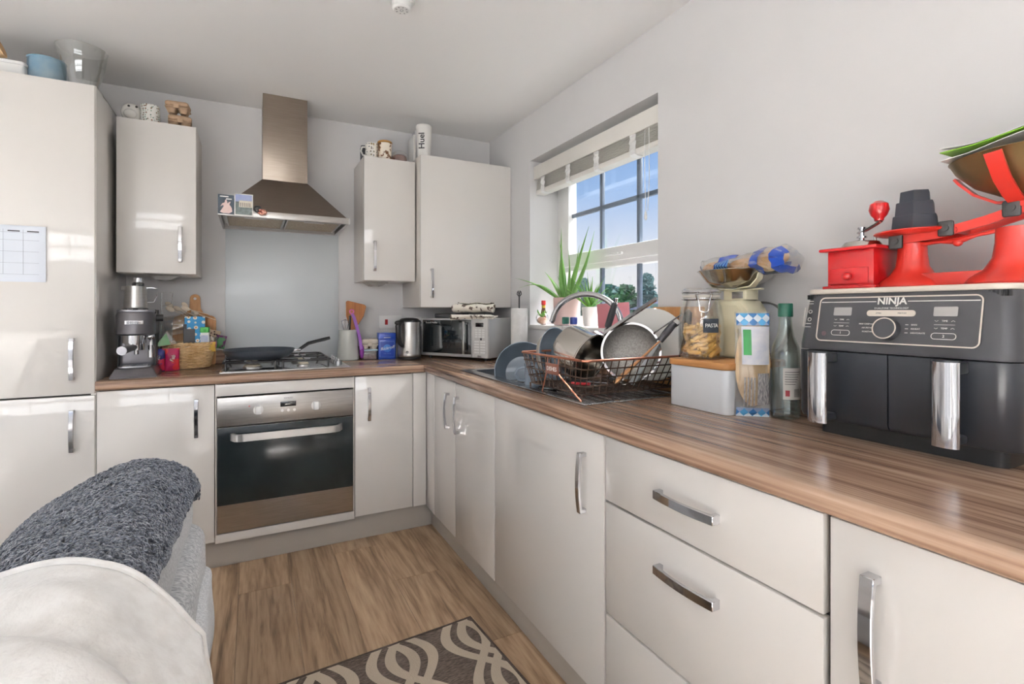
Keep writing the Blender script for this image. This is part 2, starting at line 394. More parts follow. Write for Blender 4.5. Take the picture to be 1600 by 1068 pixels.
# outer brick reveal: single bricks
BRICK = mat('red_brick', (176, 110, 92), .85, c2=(200, 140, 120), ns=30, bump=.4, bs=150)
MORT = mat('mortar', (205, 198, 188), .9, c2=(190, 182, 172), ns=40)
b = B(); b.box(.325, .415, -.472, -.05, .6, 2.3); b.box(.325, .415, -2.3, -1.95, .6, 2.3); b.box(.33, .45, -2.3, -.05, 2.13, 2.3)
ow = struct('wall_outer', b, MORT)
bb = B(); bb.box(-.051, .051, -.107, .107, -.0325, .0325, r=.003, seg=1); b0 = obj('brick', bb, BRICK, ow)
first = True
for i in range(22):
    for yy in (-.372, -.147, -2.05):
        o = b0 if first else b0.copy()
        if not first: C.objects.link(o)
        first = False
        o.location = (.371, yy-(.0 if i % 2 else .004), .66+.075*i)

# blind
SL = mat('blind_slat_white', (236, 233, 226), .45, c2=(231, 228, 221), ns=5)
bl = thing('venetian_blind', 'white wooden slatted blind pulled up to the top of the window', 'blind', (.06, -1.175, 1.87))
ya, yb = -1.698, -.652
b = B(); b.box(.02, .032, ya, yb, 1.972, 2.048, r=.002); obj('valance', b, SL, bl, w=True)
b = B(); b.box(.034, .095, ya+.006, yb-.006, 2.0, 2.05); obj('headrail', b, SL, bl, w=True)
b = B(); b.box(.035, .090, ya+.006, yb-.006, -.0012, .0012, r=.0005, seg=1)
s0 = None
for i in range(13):
    z = 1.9135+.0069*i
    if s0 is None: s0 = obj('slat', b, SL, bl, w=True); s0.location = (0, 0, z)
    else:
        o = s0.copy(); C.objects.link(o); o.location = (0, rnd.uniform(-.001, .001), z)
b = B(); b.box(.032, .093, ya+.006, yb-.006, 1.882, 1.908, r=.004); obj('bottom_rail', b, SL, bl, w=True)
for y in (-.745, -1.005, -1.255, -1.52):
    b = B(); n = 11
    for xx in (.030, .0935):
        b.strap([(xx-(.004 if (i % 2 and xx < .05) else 0), y+.004*math.sin(i*1.7), 1.986-.0088*i) for i in range(n)], .038, .003, (1, 0, 0))
    b.strap([(.028, y, 1.90), (.026, y, 1.885), (.04, y, 1.879), (.07, y, 1.878)], .036, .0025, (1, 0, .2))
    obj('tape', b, mat('blind_tape', (243, 243, 241), .8, c2=(236, 236, 234), ns=60, bump=.3, bs=300) if y == -.745 else bpy.data.materials['blind_tape'], bl, w=True)
b = B(); b.tube([(.026, -1.60, 1.97), (.025, -1.6, 1.8), (.027, -1.604, 1.62)], .0016, 6); b.tube([(.026, -1.625, 1.97), (.027, -1.626, 1.75), (.028, -1.615, 1.62)], .0016, 6)
b.lathe([(0, 1.58), (.006, 1.585), (.007, 1.6), (.003, 1.62), (0, 1.622)], 10, T(.027, -1.604, 0)); obj('cord', b, bpy.data.materials['blind_tape'], bl, w=True)

# ---------------------------------------------------------------- outside
b = B(); b.box(2, 90, -60, 70, -2.9, -2.6); g = struct('ground', b, mat('garden_ground', (120, 126, 104), .9, c2=(136, 140, 118), ns=2))
LEAFA = mat('tree_foliage', (66, 104, 84), .8, c2=(116, 150, 124), ns=3)
LEAFB = mat('tree_foliage_blue_green', (74, 118, 120), .8, c2=(120, 158, 152), ns=3)
BARK = mat('tree_bark', (92, 74, 58), .9, c2=(110, 90, 70), ns=6)
def tree(x, y, top, rad, m, label, seed, cone=False):
    q = random.Random(seed); t = thing('garden_tree', label, 'tree', (x, y, -2.6), 0, 'trees outside the window')
    h = top+2.6
    b = B(); b.tube([(0, 0, 0), (.05, .02, h*.45), (0, 0, h*.93)], [.22, .16, .03], 8); obj('trunk', b, BARK, t)
    b = B(); n = 4200
    tb = bmesh.new()
    for i in range(n):
        f = q.random(); z = h*(.25+.75*f)
        rr = rad*((1.05-f)**.8 if cone else math.sqrt(max(.02, 1-(2*f-.9)**2/1.25)))*(.75+.35*math.sin(i*2.4+f*17))
        a = q.random()*2*PI; r_ = rr*math.sqrt(q.random())
        c = Vector((r_*math.cos(a), r_*math.sin(a), z)); s_ = .05+.07*q.random()
        v = [tb.verts.new(c+Vector((q.uniform(-1, 1), q.uniform(-1, 1), q.uniform(-.7, .7)))*s_*1.4) for _ in range(4)]
        for f_ in ((0, 1, 2), (0, 2, 3), (0, 3, 1), (1, 3, 2)): tb.faces.new([v[j] for j in f_])
    b._add(tb); obj('foliage', b, m, t, kind='stuff')
tree(14.9, 19.8, 2.95, 1.15, LEAFB, 'slender pointed tree seen left of the first lower glazing bar', 4, True)
tree(12.0, 13.9, 2.25, 1.0, LEAFB, 'bushy tree with a rounded crown behind the small potted succulent', 3)
tree(9.6, 9.9, 2.0, .55, LEAFA, 'low spreading tree just left of the right-hand glazing bar', 5)
tree(11.6, 11.15, 2.52, .95, LEAFB, 'tree with a pointed top in the right-hand lower pane', 6, True)
tree(12.4, 17.2, 2.0, 1.0, LEAFA, 'low hedge-like tree at the left edge of the lower pane', 8)
hs = thing('neighbour_house', 'white house with a grey pitched roof beyond the right lower pane', 'house', (7.6, 5.0, -2.6))
b = B(); b.box(-1.0, 2.5, -2.2, .9, 0, 3.84); obj('wall', b, mat('white_render', (232, 230, 226), .8, c2=(226, 224, 220), ns=4), hs)
b = B(); b.prism([(-1.2, 3.82), (2.7, 3.82), (.75, 4.3)], -2.4, 1.1, RX(90) @ SC(1, 1, -1)); obj('roof', b, mat('slate_roof', (120, 122, 130), .7, c2=(136, 138, 146), ns=14), hs)
# ================================================================ fitted kitchen
WZ = .90                                    # worktop height
DB, DR = -.583, -.618                       # door faces of the back run (y) and the right run (x)
def bow_poly(L=.172, d=.030):
    h = L/2; o = []; i = []
    for k in range(13):
        u = -1+2*k/12
        o.append((u*h, d-.007*u*u)); i.append((u*(h-.012), d-.008-.008*u*u))
    return [(-h, 0)]+o+[(h, 0), (h-.012, 0)]+i[::-1]+[(-h+.012, 0)]
BOW = bow_poly()
def handle(parent, M, w=.016):
    """chrome bow handle; local x along its length, y outwards, z across"""
    b = B(); b.prism(BOW, -w/2, w/2, M, bev=.0012); return obj('handle', b, CHROME, parent, w=True, label='polished chrome bow handle')
def basis(ex, ey, loc):
    ex, ey = Vector(ex), Vector(ey); ez = ex.cross(ey)
    return T(*loc) @ Matrix((ex, ey, ez)).transposed().to_4x4()
HV_B = lambda x, y, z: basis((0, 0, 1), (0, -1, 0), (x, y, z))       # vertical, facing -y
HV_R = lambda x, y, z: basis((0, 0, 1), (-1, 0, 0), (x, y, z))       # vertical, facing -x
HH_R = lambda x, y, z: basis((0, 1, 0), (-1, 0, 0), (x, y, z))       # horizontal along y, facing -x

def front_b(parent, name, x0, x1, z0, z1, y=DB, th=.02, m=GLOSS):
    b = B(); b.box(x0+.0015, x1-.0015, y, y+th, z0+.0015, z1-.0015, r=.0018); return obj(name, b, m, parent, w=True)
def front_r(parent, name, y0, y1, z0, z1, x=DR, th=.02, m=GLOSS):
    b = B(); b.box(x, x+th, y0+.0015, y1-.0015, z0+.0015, z1-.0015, r=.0018); return obj(name, b, m, parent, w=True)

# tall unit
t = thing('tall_cabinet', 'tall gloss cashmere fridge housing with two doors at the left', 'cabinet', (-2.35, -.3, 0))
b = B(); b.box(-2.65, -2.052, -.561, -.004, .135, 2.132); obj('body', b, GAP, t, w=True)
b = B(); b.box(-2.066, -2.048, -.575, -.002, .0, 2.138, r=.001); obj('end_panel', b, GLOSS, t, w=True)
b = B(); b.box(-2.65, -2.048, -.56, -.002, 2.1325, 2.138); obj('top_panel', b, CARC, t, w=True)
d = front_b(t, 'door', -2.648, -2.05, .848, 2.138); handle(d, HV_B(-2.123, DB, .997))
d = front_b(t, 'door', -2.648, -2.05, .135, .844); handle(d, HV_B(-2.123, DB, .702))
b = B(); b.box(-2.65, -2.066, -.535, -.52, 0, .135); obj('plinth', b, PLN, t, w=True)

def base_b(x0, x1, label, hx):
    t = thing('base_cabinet', label, 'cabinet', ((x0+x1)/2, -.3, 0))
    b = B(); b.box(x0+.004, x1-.004, -.561, -.004, .135, .858); obj('body', b, GAP, t, w=True)
    d = front_b(t, 'door', x0, x1, .135, .857)
    handle(d, HV_B(hx, DB, .712)); return t
base_b(-2.046, -1.618, 'gloss base cabinet under the coffee machine, left of the oven', -1.689)
base_b(-.997, -.692, 'narrow gloss base cabinet between the oven and the corner', -.927)
t = thing('oven_housing', 'gloss cashmere housing panels above and below the built-in oven', 'cabinet', (-1.308, -.3, 0))
front_b(t, 'fascia_panel', -1.617, -.998, .800, .857); front_b(t, 'fascia_panel', -1.617, -.998, .126, .168)
b = B(); b.box(-1.617, -1.611, DB+.004, -.004, .126, .857); b.box(-1.004, -.998, DB+.004, -.004, .126, .857); b.box(-1.61, -1.005, -.5, -.004, .126, .166); obj('side_panel', b, CARC, t, w=True)
t = thing('corner_post', 'gloss filler posts in the inner corner of the base cabinets', 'cabinet panel', (-.64, -.6, 0))
b = B(); b.box(-.690, -.6185, DB, DB+.02, .135, .857, r=.001); obj('filler_post', b, GLOSS, t, w=True)
b = B(); b.box(DR, DR+.02, -.720, DB+.0, .128, .857, r=.001); obj('filler_post', b, GLOSS, t, w=True)

def base_r(y0, y1, label, name='base_cabinet'):
    t = thing(name, label, 'cabinet', (-.32, (y0+y1)/2, 0))
    b = B(); b.box(-.596, -.004, y0+.004, y1-.004, .128, .70 if y1 < -.8 and y0 > -2.3 else .857); obj('body', b, GAP, t, w=True); return t
t = base_r(-1.458, -.722, 'gloss sink cabinet with a pair of doors and two close handles')
d = front_r(t, 'door', -1.025, -.722, .128, .857); handle(d, HV_R(DR, -.945, .713))
d = front_r(t, 'door', -1.458, -1.027, .128, .857); handle(d, HV_R(DR, -1.072, .713))
t = base_r(-2.155, -1.46, 'wide gloss cabinet door between the sink cabinet and the drawers')
d = front_r(t, 'door', -2.155, -1.46, .128, .857); handle(d, HV_R(DR, -2.067, .704))
t = base_r(-2.751, -2.159, 'gloss drawer cabinet with three fronts and horizontal chrome handles', 'drawer_cabinet')
for i, (z0, z1, hz) in enumerate(((.684, .857, .769), (.381, .681, .595), (.128, .378, None))):
    d = front_r(t, 'drawer', -2.749, -2.161, z0, z1)
    if hz: handle(d, HH_R(DR, -2.452, hz), .02)
t = base_r(-3.36, -2.755, 'gloss base cabinet under the air fryer at the right edge')
d = front_r(t, 'door', -3.35, -2.757, .128, .857); handle(d, HV_R(DR, -2.826, .706), .02)
# plinths
b = B(); b.box(-2.066, -.572, -.536, -.52, 0, .134, r=.001); struct('trim_2', b, PLN)
b = B(); b.box(-.571, -.555, -3.36, -.52, 0, .127, r=.001); struct('trim_3', b, PLN)

# worktop with a sink cut-out, rounded front edge
SX0, SX1, SY0, SY1 = -.535, -.075, -1.955, -.935
t = thing('worktop', 'wood-effect laminate worktop running round the corner', 'worktop', (-.32, -.3, .86))
def wt_prof(n=5):
    z0, z1, r = .8605, .90, .012; p = []
    for k in range(n+1):
        a = PI/2*k/n; p.append((r-r*math.sin(a), z1-r+r*math.cos(a)))     # top corner
    for k in range(n+1):
        a = PI/2*k/n; p.append((r-r*math.cos(a), z0+r-r*math.sin(a)))
    return p+[(.05, z0), (.05, z1)]
b = B(); b.prism(wt_prof(), 0, 1.41, T(-2.046, -.603, 0) @ Matrix(((0, 0, 1, 0), (1, 0, 0, 0), (0, 1, 0, 0), (0, 0, 0, 1))))
b.box(-2.046, -.636, -.553, 0, .8605, .90); obj('worktop_run', b, WTX, t, w=True)
b = B(); b.prism(wt_prof(), -3.38, -.603, T(-.636, 0, 0) @ Matrix(((1, 0, 0, 0), (0, 0, 1, 0), (0, 1, 0, 0), (0, 0, 0, 1))))
b.box(-.586, SX0, -3.38, -.603, .8605, .90); b.box(-.636, 0, -.603, 0, .8605, .90); b.box(SX0, 0, -3.38, SY0, .8605, .90); b.box(SX0, 0, SY1, -.603, .8605, .90); b.box(SX1, 0, SY0, SY1, .8605, .90)
obj('worktop_run', b, WTY, t, w=True)
t = thing('upstand', 'low wood-effect upstand strip along the back of the worktop', 'upstand', (-1, -.01, .9))
b = B(); b.box(-2.046, -1.60, -.014, 0, .9005, .975, r=.001); obj('upstand_strip', b, WTX, t, w=True)
b = B(); b.box(-.992, -.014, -.014, 0, .9005, .975, r=.001); obj('upstand_strip', b, WTX, t, w=True)
b = B(); b.box(-.014, 0, -3.3, 0, .9005, .962, r=.001); obj('upstand_strip', b, WTY, t, w=True)
# splashback
b = B(); b.box(-1.599, -.993, -.008, -.001, .901, 1.66, r=.001)
tag(obj('splashback', b, mat('pale_glass_splashback', (206, 212, 216), .3, coat=.25, c2=(208, 214, 217), ns=2)), 'pale grey-blue glass splashback behind the hob', 'splashback')

# wall units
def wall_unit(x0, x1, d, z0, z1, label, hx, hz, extra=None):
    t = thing('wall_cabinet', label, 'cabinet', ((x0+x1)/2, -d/2, z0))
    b = B(); b.box(x0, x1, -d+.021, -.002, z0, z1, r=.001); obj('body', b, CARC, t, w=True)
    dr = front_b(t, 'door', x0-.001, x1+.001, z0, z1, y=-d); handle(dr, HV_B(hx, -d, hz)); return t
wall_unit(-2.030, -1.712, .32, 1.374, 2.104, 'gloss wall cabinet left of the cooker hood', -1.777, 1.518)
wall_unit(-.899, -.602, .32, 1.368, 2.080, 'narrow gloss wall cabinet right of the cooker hood', -.842, 1.508)
wall_unit(-.592, -.003, .40, 1.215, 2.108, 'large gloss corner wall cabinet above the microwave', -.528, 1.356)
DUSK = mat('satin_grey_metal', (150, 147, 143), .5, .3, c2=(156, 153, 149), ns=6)
LENS = mat('lamp_lens', (196, 196, 193), .3, c2=(220, 220, 217), ns=5)
for i, (x, y, l) in enumerate(((-1.86, -.15, 'steel wedge light under the left wall cabinet'), (-.80, -.15, 'steel wedge light under the narrow wall cabinet'))):
    t = thing('cabinet_light', l, 'light', (x, y, 1.373 if i == 0 else 1.367))
    b = B(); b.prism([(-.07, 0), (.07, 0), (.03, -.022), (-.03, -.022)], -.05, .05, RX(90)); obj('housing', b, DUSK, t, ang=12)
    b = B(); b.cyl(.016, -.025, -.0215, 16, M=T(0, 0, 0)); obj('lens', b, LENS, t)

# cooker hood
t = thing('cooker_hood', 'brushed steel chimney cooker hood above the hob', 'cooker hood', (-1.31, -.24, 1.655))
hx0, hx1, hd = -1.612, -1.008, -.47
b = B(); b.box(-1.415, -1.193, -.25, -.002, 1.895, H-.001, r=.001); ch = obj('chimney', b, HOODST, t, w=True)
b = B(); b.box(-1.4155, -1.1925, -.2506, -.0015, 1.89, 2.262, r=.0005); obj('chimney_sleeve', b, HOODST, ch, w=True)
tb = bmesh.new()
lo_ = [(hx0+.008, hd+.010, 1.687), (hx1-.008, hd+.010, 1.687), (hx1-.008, -.002, 1.687), (hx0+.008, -.002, 1.687)]
hi_ = [(-1.417, -.253, 1.897), (-1.191, -.253, 1.897), (-1.191, -.002, 1.897), (-1.417, -.002, 1.897)]
a = [tb.verts.new(p) for p in lo_]; c = [tb.verts.new(p) for p in hi_]
for k in range(4): tb.faces.new((a[k], a[(k+1) % 4], c[(k+1) % 4], c[k]))
tb.faces.new(c); tb.faces.new(a[::-1]); bmesh.ops.recalc_face_normals(tb, faces=tb.faces[:])
b = B(); b._add(tb); obj('canopy', b, mat('canopy_steel', (124, 113, 103), .38, 1, c2=(130, 119, 109), ns=10, nst=(1, 30, 30)), t, w=True)
b = B(); w_ = .012
b.box(hx0, hx1, hd, hd+w_, 1.655, 1.687, r=.001); b.box(hx0, hx0+w_, hd+w_, -.002, 1.655, 1.687); b.box(hx1-w_, hx1, hd+w_, -.002, 1.655, 1.687); b.box(hx0+w_, hx1-w_, -.03, -.002, 1.655, 1.687)
b.box(hx0+w_, hx1-w_, hd+w_, -.03, 1.680, 1.687)
obj('rim', b, STEELX, t, w=True)
FILT = mat('grease_filter_mesh', (176, 160, 138), .5, .6, c2=(150, 134, 112), ns=90, bump=.5, bs=500)
for x0, x1 in ((-1.585, -1.315), (-1.305, -1.035)):
    b = B(); b.box(x0, x1, -.385, -.055, 1.668, 1.679); f = obj('filter', b, FILT, t, w=True)
    b = B(); 
    for (p, q, r_, s_) in ((x0, x1, -.39, -.383), (x0, x1, -.057, -.05), (x0, x0+.007, -.385, -.055), (x1-.007, x1, -.385, -.055)): b.box(p, q, r_, s_, 1.664, 1.680)
    b.box((x0+x1)/2-.05, (x0+x1)/2+.05, -.375, -.36, 1.662, 1.668, r=.001); obj('filter_frame', b, STEELX, f, w=True)
b = B(); b.box(-1.56, -1.06, -.44, -.40, 1.670, 1.68); b.box(-1.38, -1.24, -.437, -.405, 1.664, 1.671, r=.002); obj('light_strip', b, WHITE, t, w=True)
b = B(); b.box(hx1-.0002, hx1+.006, hd, hd+.02, 1.656, 1.686, r=.001); obj('end_cap', b, WHITE, t, w=True)

# built-in oven
t = thing('oven', 'built-in stainless steel electric oven with dark glass door', 'oven', (-1.308, -.3, .17))
ox0, ox1 = -1.609, -1.006
b = B(); b.box(ox0+.01, ox1-.01, DB+.02, -.03, .172, .79); obj('body', b, GAP, t, w=True)
b = B(); b.box(ox0, ox1, DB-.004, DB+.02, .662, .794, r=.002); cp = obj('control_panel', b, STEELX, t, w=True)
b = B(); b.box(ox0, ox1, DB-.004, DB+.02, .172, .656, r=.002); dr = obj('door', b, STEELX, t, w=True)
OVG = mat('oven_dark_glass', (22, 27, 29), .16, coat=.15, c2=(36, 42, 44), ns=4, spec=.3)
b = B(); b.box(ox0+.001, ox1-.001, DB-.007, DB-.003, .300, .655, r=.001); gl = obj('glass', b, OVG, dr, w=True)
HNDL = mat('satin_aluminium', (196, 196, 196), .3, 1, c2=(190, 190, 190), ns=6)
b = B(); pts = []
for k in range(29):
    u = -1+2*k/28; e_ = max(0, (abs(u)-.86)/.14); pts.append((-1.3075+.243*u, DB-.05+.044*e_**2.2, .612))
b.strap(pts, .034, .012, (0, -1, 0)); obj('handle', b, HNDL, dr, w=True)
for x in (-1.44, -1.185):
    b = B(); Mk = T(x, DB-.004, .727) @ RX(90); b.cyl(.022, 0, .006, 24, M=Mk); k_ = obj('knob', b, HNDL, cp, w=True)
    b = B(); b.box(-.011, .011, -.019, .019, .004, .02, r=.003, M=Mk); obj('knob_grip', b, WHITE, k_, w=True)
b = B(); b.box(-1.345, -1.275, DB-.0055, DB-.003, .733, .757, r=.001); obj('display', b, BLKG, cp, w=True)
for x in (-1.337, -1.310, -1.283):
    b = B(); b.cyl(.0065, 0, .006, 16, M=T(x, DB-.004, .715) @ RX(90)); obj('button', b, WHITE, cp, w=True)
MB_ = lambda x, y, z: T(x, y, z) @ RX(90)
text('lettering', 'ZANUSSI', .010, DPRINT, cp, MW[t.name].inverted() @ MB_(-1.31, DB-.0045, .774))
b = B(); b.cyl(.003, 0, .0012, 10, M=T(-1.478, DB-.0041, .748) @ RX(90)); obj('indicator', b, mat('red_indicator', (190, 40, 34), .4, c2=(180, 38, 32), ns=4), cp, w=True)

# hob
t = thing('gas_hob', 'stainless steel four-burner gas hob with knobs on the right', 'hob', (-1.305, -.3, .9))
q0, q1, r0, r1 = -1.602, -1.010, -.548, -.045
b = B(); b.box(q0, q1, r0, r1, .9005, .906, r=.002); b.box(q0+.012, q1-.012, r0+.012, r1-.012, .905, .909, r=.002); obj('plate', b, mat('hob_steel', (190, 190, 190), .2, 1, c2=(200, 200, 200), ns=5), t, w=True)
IRON = mat('black_enamel_iron', (30, 30, 33), .35, c2=(36, 36, 39), ns=12)
CREAM = mat('burner_cap_pale', (196, 186, 166), .5, c2=(176, 166, 146), ns=30)
for i, (x, y, r_) in enumerate(((-1.465, -.43, .045), (-1.465, -.17, .032), (-1.23, -.43, .032), (-1.23, -.17, .04))):
    b = B(); b.lathe([(0, .909), (r_, .909), (r_*.95, .918), (r_*.75, .920), (0, .920)], 24, T(x, y, 0)); bu = obj('burner', b, STEEL, t, w=True)
    b = B(); b.lathe([(0, .920), (r_*.82, .920), (r_*.82, .925), (r_*.7, .929), (0, .929)], 24, T(x, y, 0)); obj('burner_cap', b, CREAM, bu, w=True)
for (xa, xb) in ((-1.588, -1.352), (-1.342, -1.108)):
    b = B(); z = .948; ya_, yb_ = -.535, -.065; c_ = .02
    b.tube([(xa+c_, ya_, z), (xb-c_, ya_, z), (xb, ya_+c_, z), (xb, yb_-c_, z), (xb-c_, yb_, z), (xa+c_, yb_, z), (xa, yb_-c_, z), (xa, ya_+c_, z)], .005, 8, closed=True)
    b.tube([(xa, -.3, z), (xb, -.3, z)], .005, 8)
    xm = (xa+xb)/2
    for yc in (-.43, -.17):
        for (dx, dy) in ((1, 0), (-1, 0), (0, 1), (0, -1)):
            ex = xm+dx*(xb-xa)/2 if dx else xm; ey = yc+dy*.12 if dy else yc
            b.tube([(xm+dx*.03, yc+dy*.03, z-.002), (ex, ey, z)], .0042, 6)
    for (x, y) in ((xa+.012, ya_+.004), (xb-.012, ya_+.004), (xa+.012, yb_-.004), (xb-.012, yb_-.004)): b.tube([(x, y, z), (x, y, .91)], .005, 8)
    obj('pan_support', b, IRON, t, w=True)
for i in range(4):
    b = B(); M_ = T(-1.055, -.42+.075*i, .909); b.cyl(.019, 0, .004, 20, M=M_); b.cyl(.016, .003, .018, 20, r2=.014, M=M_); b.box(-.004, .004, -.016, .016, .014, .03, r=.002, M=M_)
    obj('knob', b, HNDL, t, w=True)
# ================================================================ things on the back run
# coffee machine, built facing -y about its base centre
DELG = mat('coffee_machine_grey', (92, 90, 94), .3, .6, c2=(98, 96, 100), ns=8)
DELS = mat('coffee_machine_silver', (158, 158, 164), .3, .7, c2=(164, 164, 170), ns=8)
t = thing('coffee_machine', 'slim grey espresso machine beside the tall cabinet', 'coffee machine', (-1.938, -.38, .9005), 4)
b = B(); b.prism([(-.082, -.165), (.082, -.165), (.088, .15), (-.088, .15)], 0, .012)
tb = bmesh.new()
lo_ = [(-.086, -.17, .004), (.086, -.17, .004), (.086, .15, .004), (-.086, .15, .004)]; hi_ = [(-.068, -.145, .042), (.068, -.145, .042), (.072, .15, .042), (-.072, .15, .042)]
a = [tb.verts.new(p) for p in lo_]; c = [tb.verts.new(p) for p in hi_]
for k in range(4): tb.faces.new((a[k], a[(k+1) % 4], c[(k+1) % 4], c[k]))
tb.faces.new(c); tb.faces.new(a[::-1]); bmesh.ops.recalc_face_normals(tb, faces=tb.faces[:])
bmesh.ops.bevel(tb, geom=tb.edges[:], offset=.004, segments=2, affect='EDGES', profile=.5)
b._add(tb); obj('base', b, DELG, t)
b = B(); b.vbox(-.06, .06, -.138, -.02, .042, .05, .03, 5, .002); tr = obj('drip_tray', b, DELS, t)
b = B()
for k in range(7): b.box(-.045, .045, -.128+.015*k, -.121+.015*k, .0497, .0512, r=.0007, seg=1)
obj('drip_grille', b, CHROME, tr)
b = B(); b.vbox(-.07, .07, -.02, .15, .04, .30, .02, 4, .003); obj('body', b, DELS, t)
b = B(); b.vbox(-.0725, -.066, -.03, .15, .04, .30, .002, 2); b.vbox(.066, .0725, -.03, .15, .04, .30, .002, 2); obj('side_panel', b, BLACK, t)
b = B(); b.lathe([(0, .185), (.066, .185), (.074, .192), (.074, .275), (.068, .288), (0, .288)], 40, T(0, -.068, 0) @ SC(1, 1.0, 1)); b.box(-.0735, .0735, -.068, .1, .187, .282, r=.003)
hd_ = obj('head', b, DELG, t)
b = B(); b.vbox(-.07, .07, -.11, .15, .286, .30, .045, 6, .004); tp = obj('top_plate', b, DELS, t)
for x in (-.038, 0, .038):
    b = B(); b.cyl(.0095, .299, .3045, 16, M=T(x, -.09, 0)); obj('button', b, BLACK, tp)
b = B(); b.vbox(-.032, .032, -.145, -.1405, .236, .25, .002, 2); b.box(-.034, .034, -.1435, -.139, .234, .252, r=.002); pq = obj('badge', b, CHROME, hd_)
text('lettering', 'DēLonghi', .012, DPRINT, pq, MB_(0, -.1452, .2425))
b = B(); b.cyl(.044, .15, .187, 32, M=T(-.005, -.072, 0)); b.cyl(.036, .142, .152, 32, M=T(-.005, -.072, 0)); gh = obj('group_head', b, CHROME, t)
b = B(); b.cyl(.03, .118, .146, 24, M=T(.002, -.072, 0)); b.tube([(.002, -.072, .12), (.002, -.072, .098)], .009, 10); pf = obj('portafilter', b, CHROME, t)
b = B(); b.tube([(-.004, -.095, .132), (-.022, -.15, .128), (-.035, -.20, .124)], [.013, .016, .018], 14); h_ = obj('portafilter_handle', b, BLACK, pf)
b = B(); b.cyl(.019, 0, .004, 20, M=T(-.0355, -.202, .124) @ RZ(-16) @ RX(90)); obj('handle_cap', b, DELS, h_)
b = B(); b.tube([(.052, -.06, .19), (.056, -.085, .175), (.058, -.1, .15), (.058, -.105, .09)], [.006, .006, .007, .009], 10); b.cyl(.012, .085, .14, 14, M=T(.058, -.104, 0)); b.ball(.016, (.056, -.08, .178)); obj('steam_wand', b, CHROME, t)
b = B(); b.cyl(.016, 0, .028, 18, M=T(.074, -.06, .262) @ RY(90)); obj('steam_knob', b, BLACK, t)
jg = thing('milk_jug', 'stainless steel milk jug standing on the coffee machine', 'jug', (-1.948, -.365, 1.2055), 4)
b = B(); b.lathe([(0, .002), (.043, .002), (.045, .004), (.042, .06), (.041, .104), (.0395, .104), (.0405, .06), (.043, .006), (0, .006)], 32); obj('jug_body', b, STEEL, jg)
b = B(); b.strap([(.040, 0, .096), (.062, 0, .098), (.082, .002, .094), (.08, .002, .06), (.070, 0, .03), (.044, 0, .03)], .010, .002, (0, 0, 1)); obj('jug_handle', b, CHROME, jg)
b = B(); b.prism([(-.039, -.012), (-.055, 0), (-.039, .012)], .085, .104); obj('jug_spout', b, STEEL, jg)
tp_ = thing('coffee_tamper', 'small black and clear capped tamper upside down in the milk jug', 'tamper', (-1.938, -.37, 1.2125))
b = B(); b.cyl(.014, 0, .09, 16); obj('stem', b, BLACK, tp_)
b = B(); b.lathe([(0, .09), (.022, .09), (.024, .096), (.024, .108), (.02, .114), (0, .114)], 24); obj('collar', b, BLKG, tp_)
b = B(); b.lathe([(0, .114), (.019, .114), (.020, .122), (.017, .136), (0, .138)], 24); obj('cap', b, CHROME, tp_)
wh = thing('milk_frother_wire', 'thin bent wire whisk propped behind the coffee machine', 'whisk', (-1.83, -.24, .9))
b = B(); b.tube([(-.035, 0, .10), (-.035, 0, .30), (-.034, 0, .385), (.012, 0, .385), (.005, 0, .33), (-.03, 0, .32)], .0018, 6); b.tube([(-.035, 0, .0), (-.035, 0, .12)], .004, 8); obj('wire', b, CHROME, wh)

# wicker basket with its contents
WICK = mat('wicker_strand', (228, 198, 152), .7, c2=(198, 160, 110), ns=24, bump=.4, bs=120)
bx, by, hw, hdp = -1.755, -.165, .088, .085
t = thing('wicker_basket', 'woven pale wicker basket full of groceries', 'basket', (bx, by, .9))
def bpt(a, f):
    """point on the basket wall: a runs round the rounded rectangle, f up"""
    e = 4.0; c, s_ = math.cos(a), math.sin(a); g = (abs(c)**e+abs(s_)**e)**(-1/e)
    k = 1+.26*f
    return Vector((hw*k*g*c, hdp*k*g*s_, .006+.118*f))
NS = 28
b = B()
for k in range(NS):
    a = 2*PI*k/NS; b.tube([bpt(a, 0)*.97, bpt(a, .5), bpt(a, 1.0)], .0022, 5)
obj('stake', b, WICK, t)
for row in range(13):
    b = B(); pts = []; n = NS*4
    for k in range(n):
        a = 2*PI*k/n; p = bpt(a, (row+.5)/13.0); nn = Vector((p.x, p.y, 0)).normalized()
        pts.append(p+nn*.0045*math.cos(k/4*PI+(row % 2)*PI)+Vector((0, 0, .0012*math.sin(k*.9+row))))
    b.tube(pts, .0044, 5, closed=True); obj('weave_strand', b, WICK, t)
b = B()
for ph in (0, PI):
    b.tube([bpt(2*PI*k/80, 1.03)+Vector((0, 0, .004*math.sin(k*1.5+ph)))+Vector((bpt(2*PI*k/80, 1).x, bpt(2*PI*k/80, 1).y, 0)).normalized()*.004*math.cos(k*1.5+ph) for k in range(80)], .005, 6, closed=True)
obj('rim', b, WICK, t)
b = B(); b.lathe([(0, .002), (hw*.98, .002), (hw*.98, .008), (0, .008)], 32, SC(1, hdp/hw, 1)); obj('basket_base', b, WICK, t)
ZB = .912
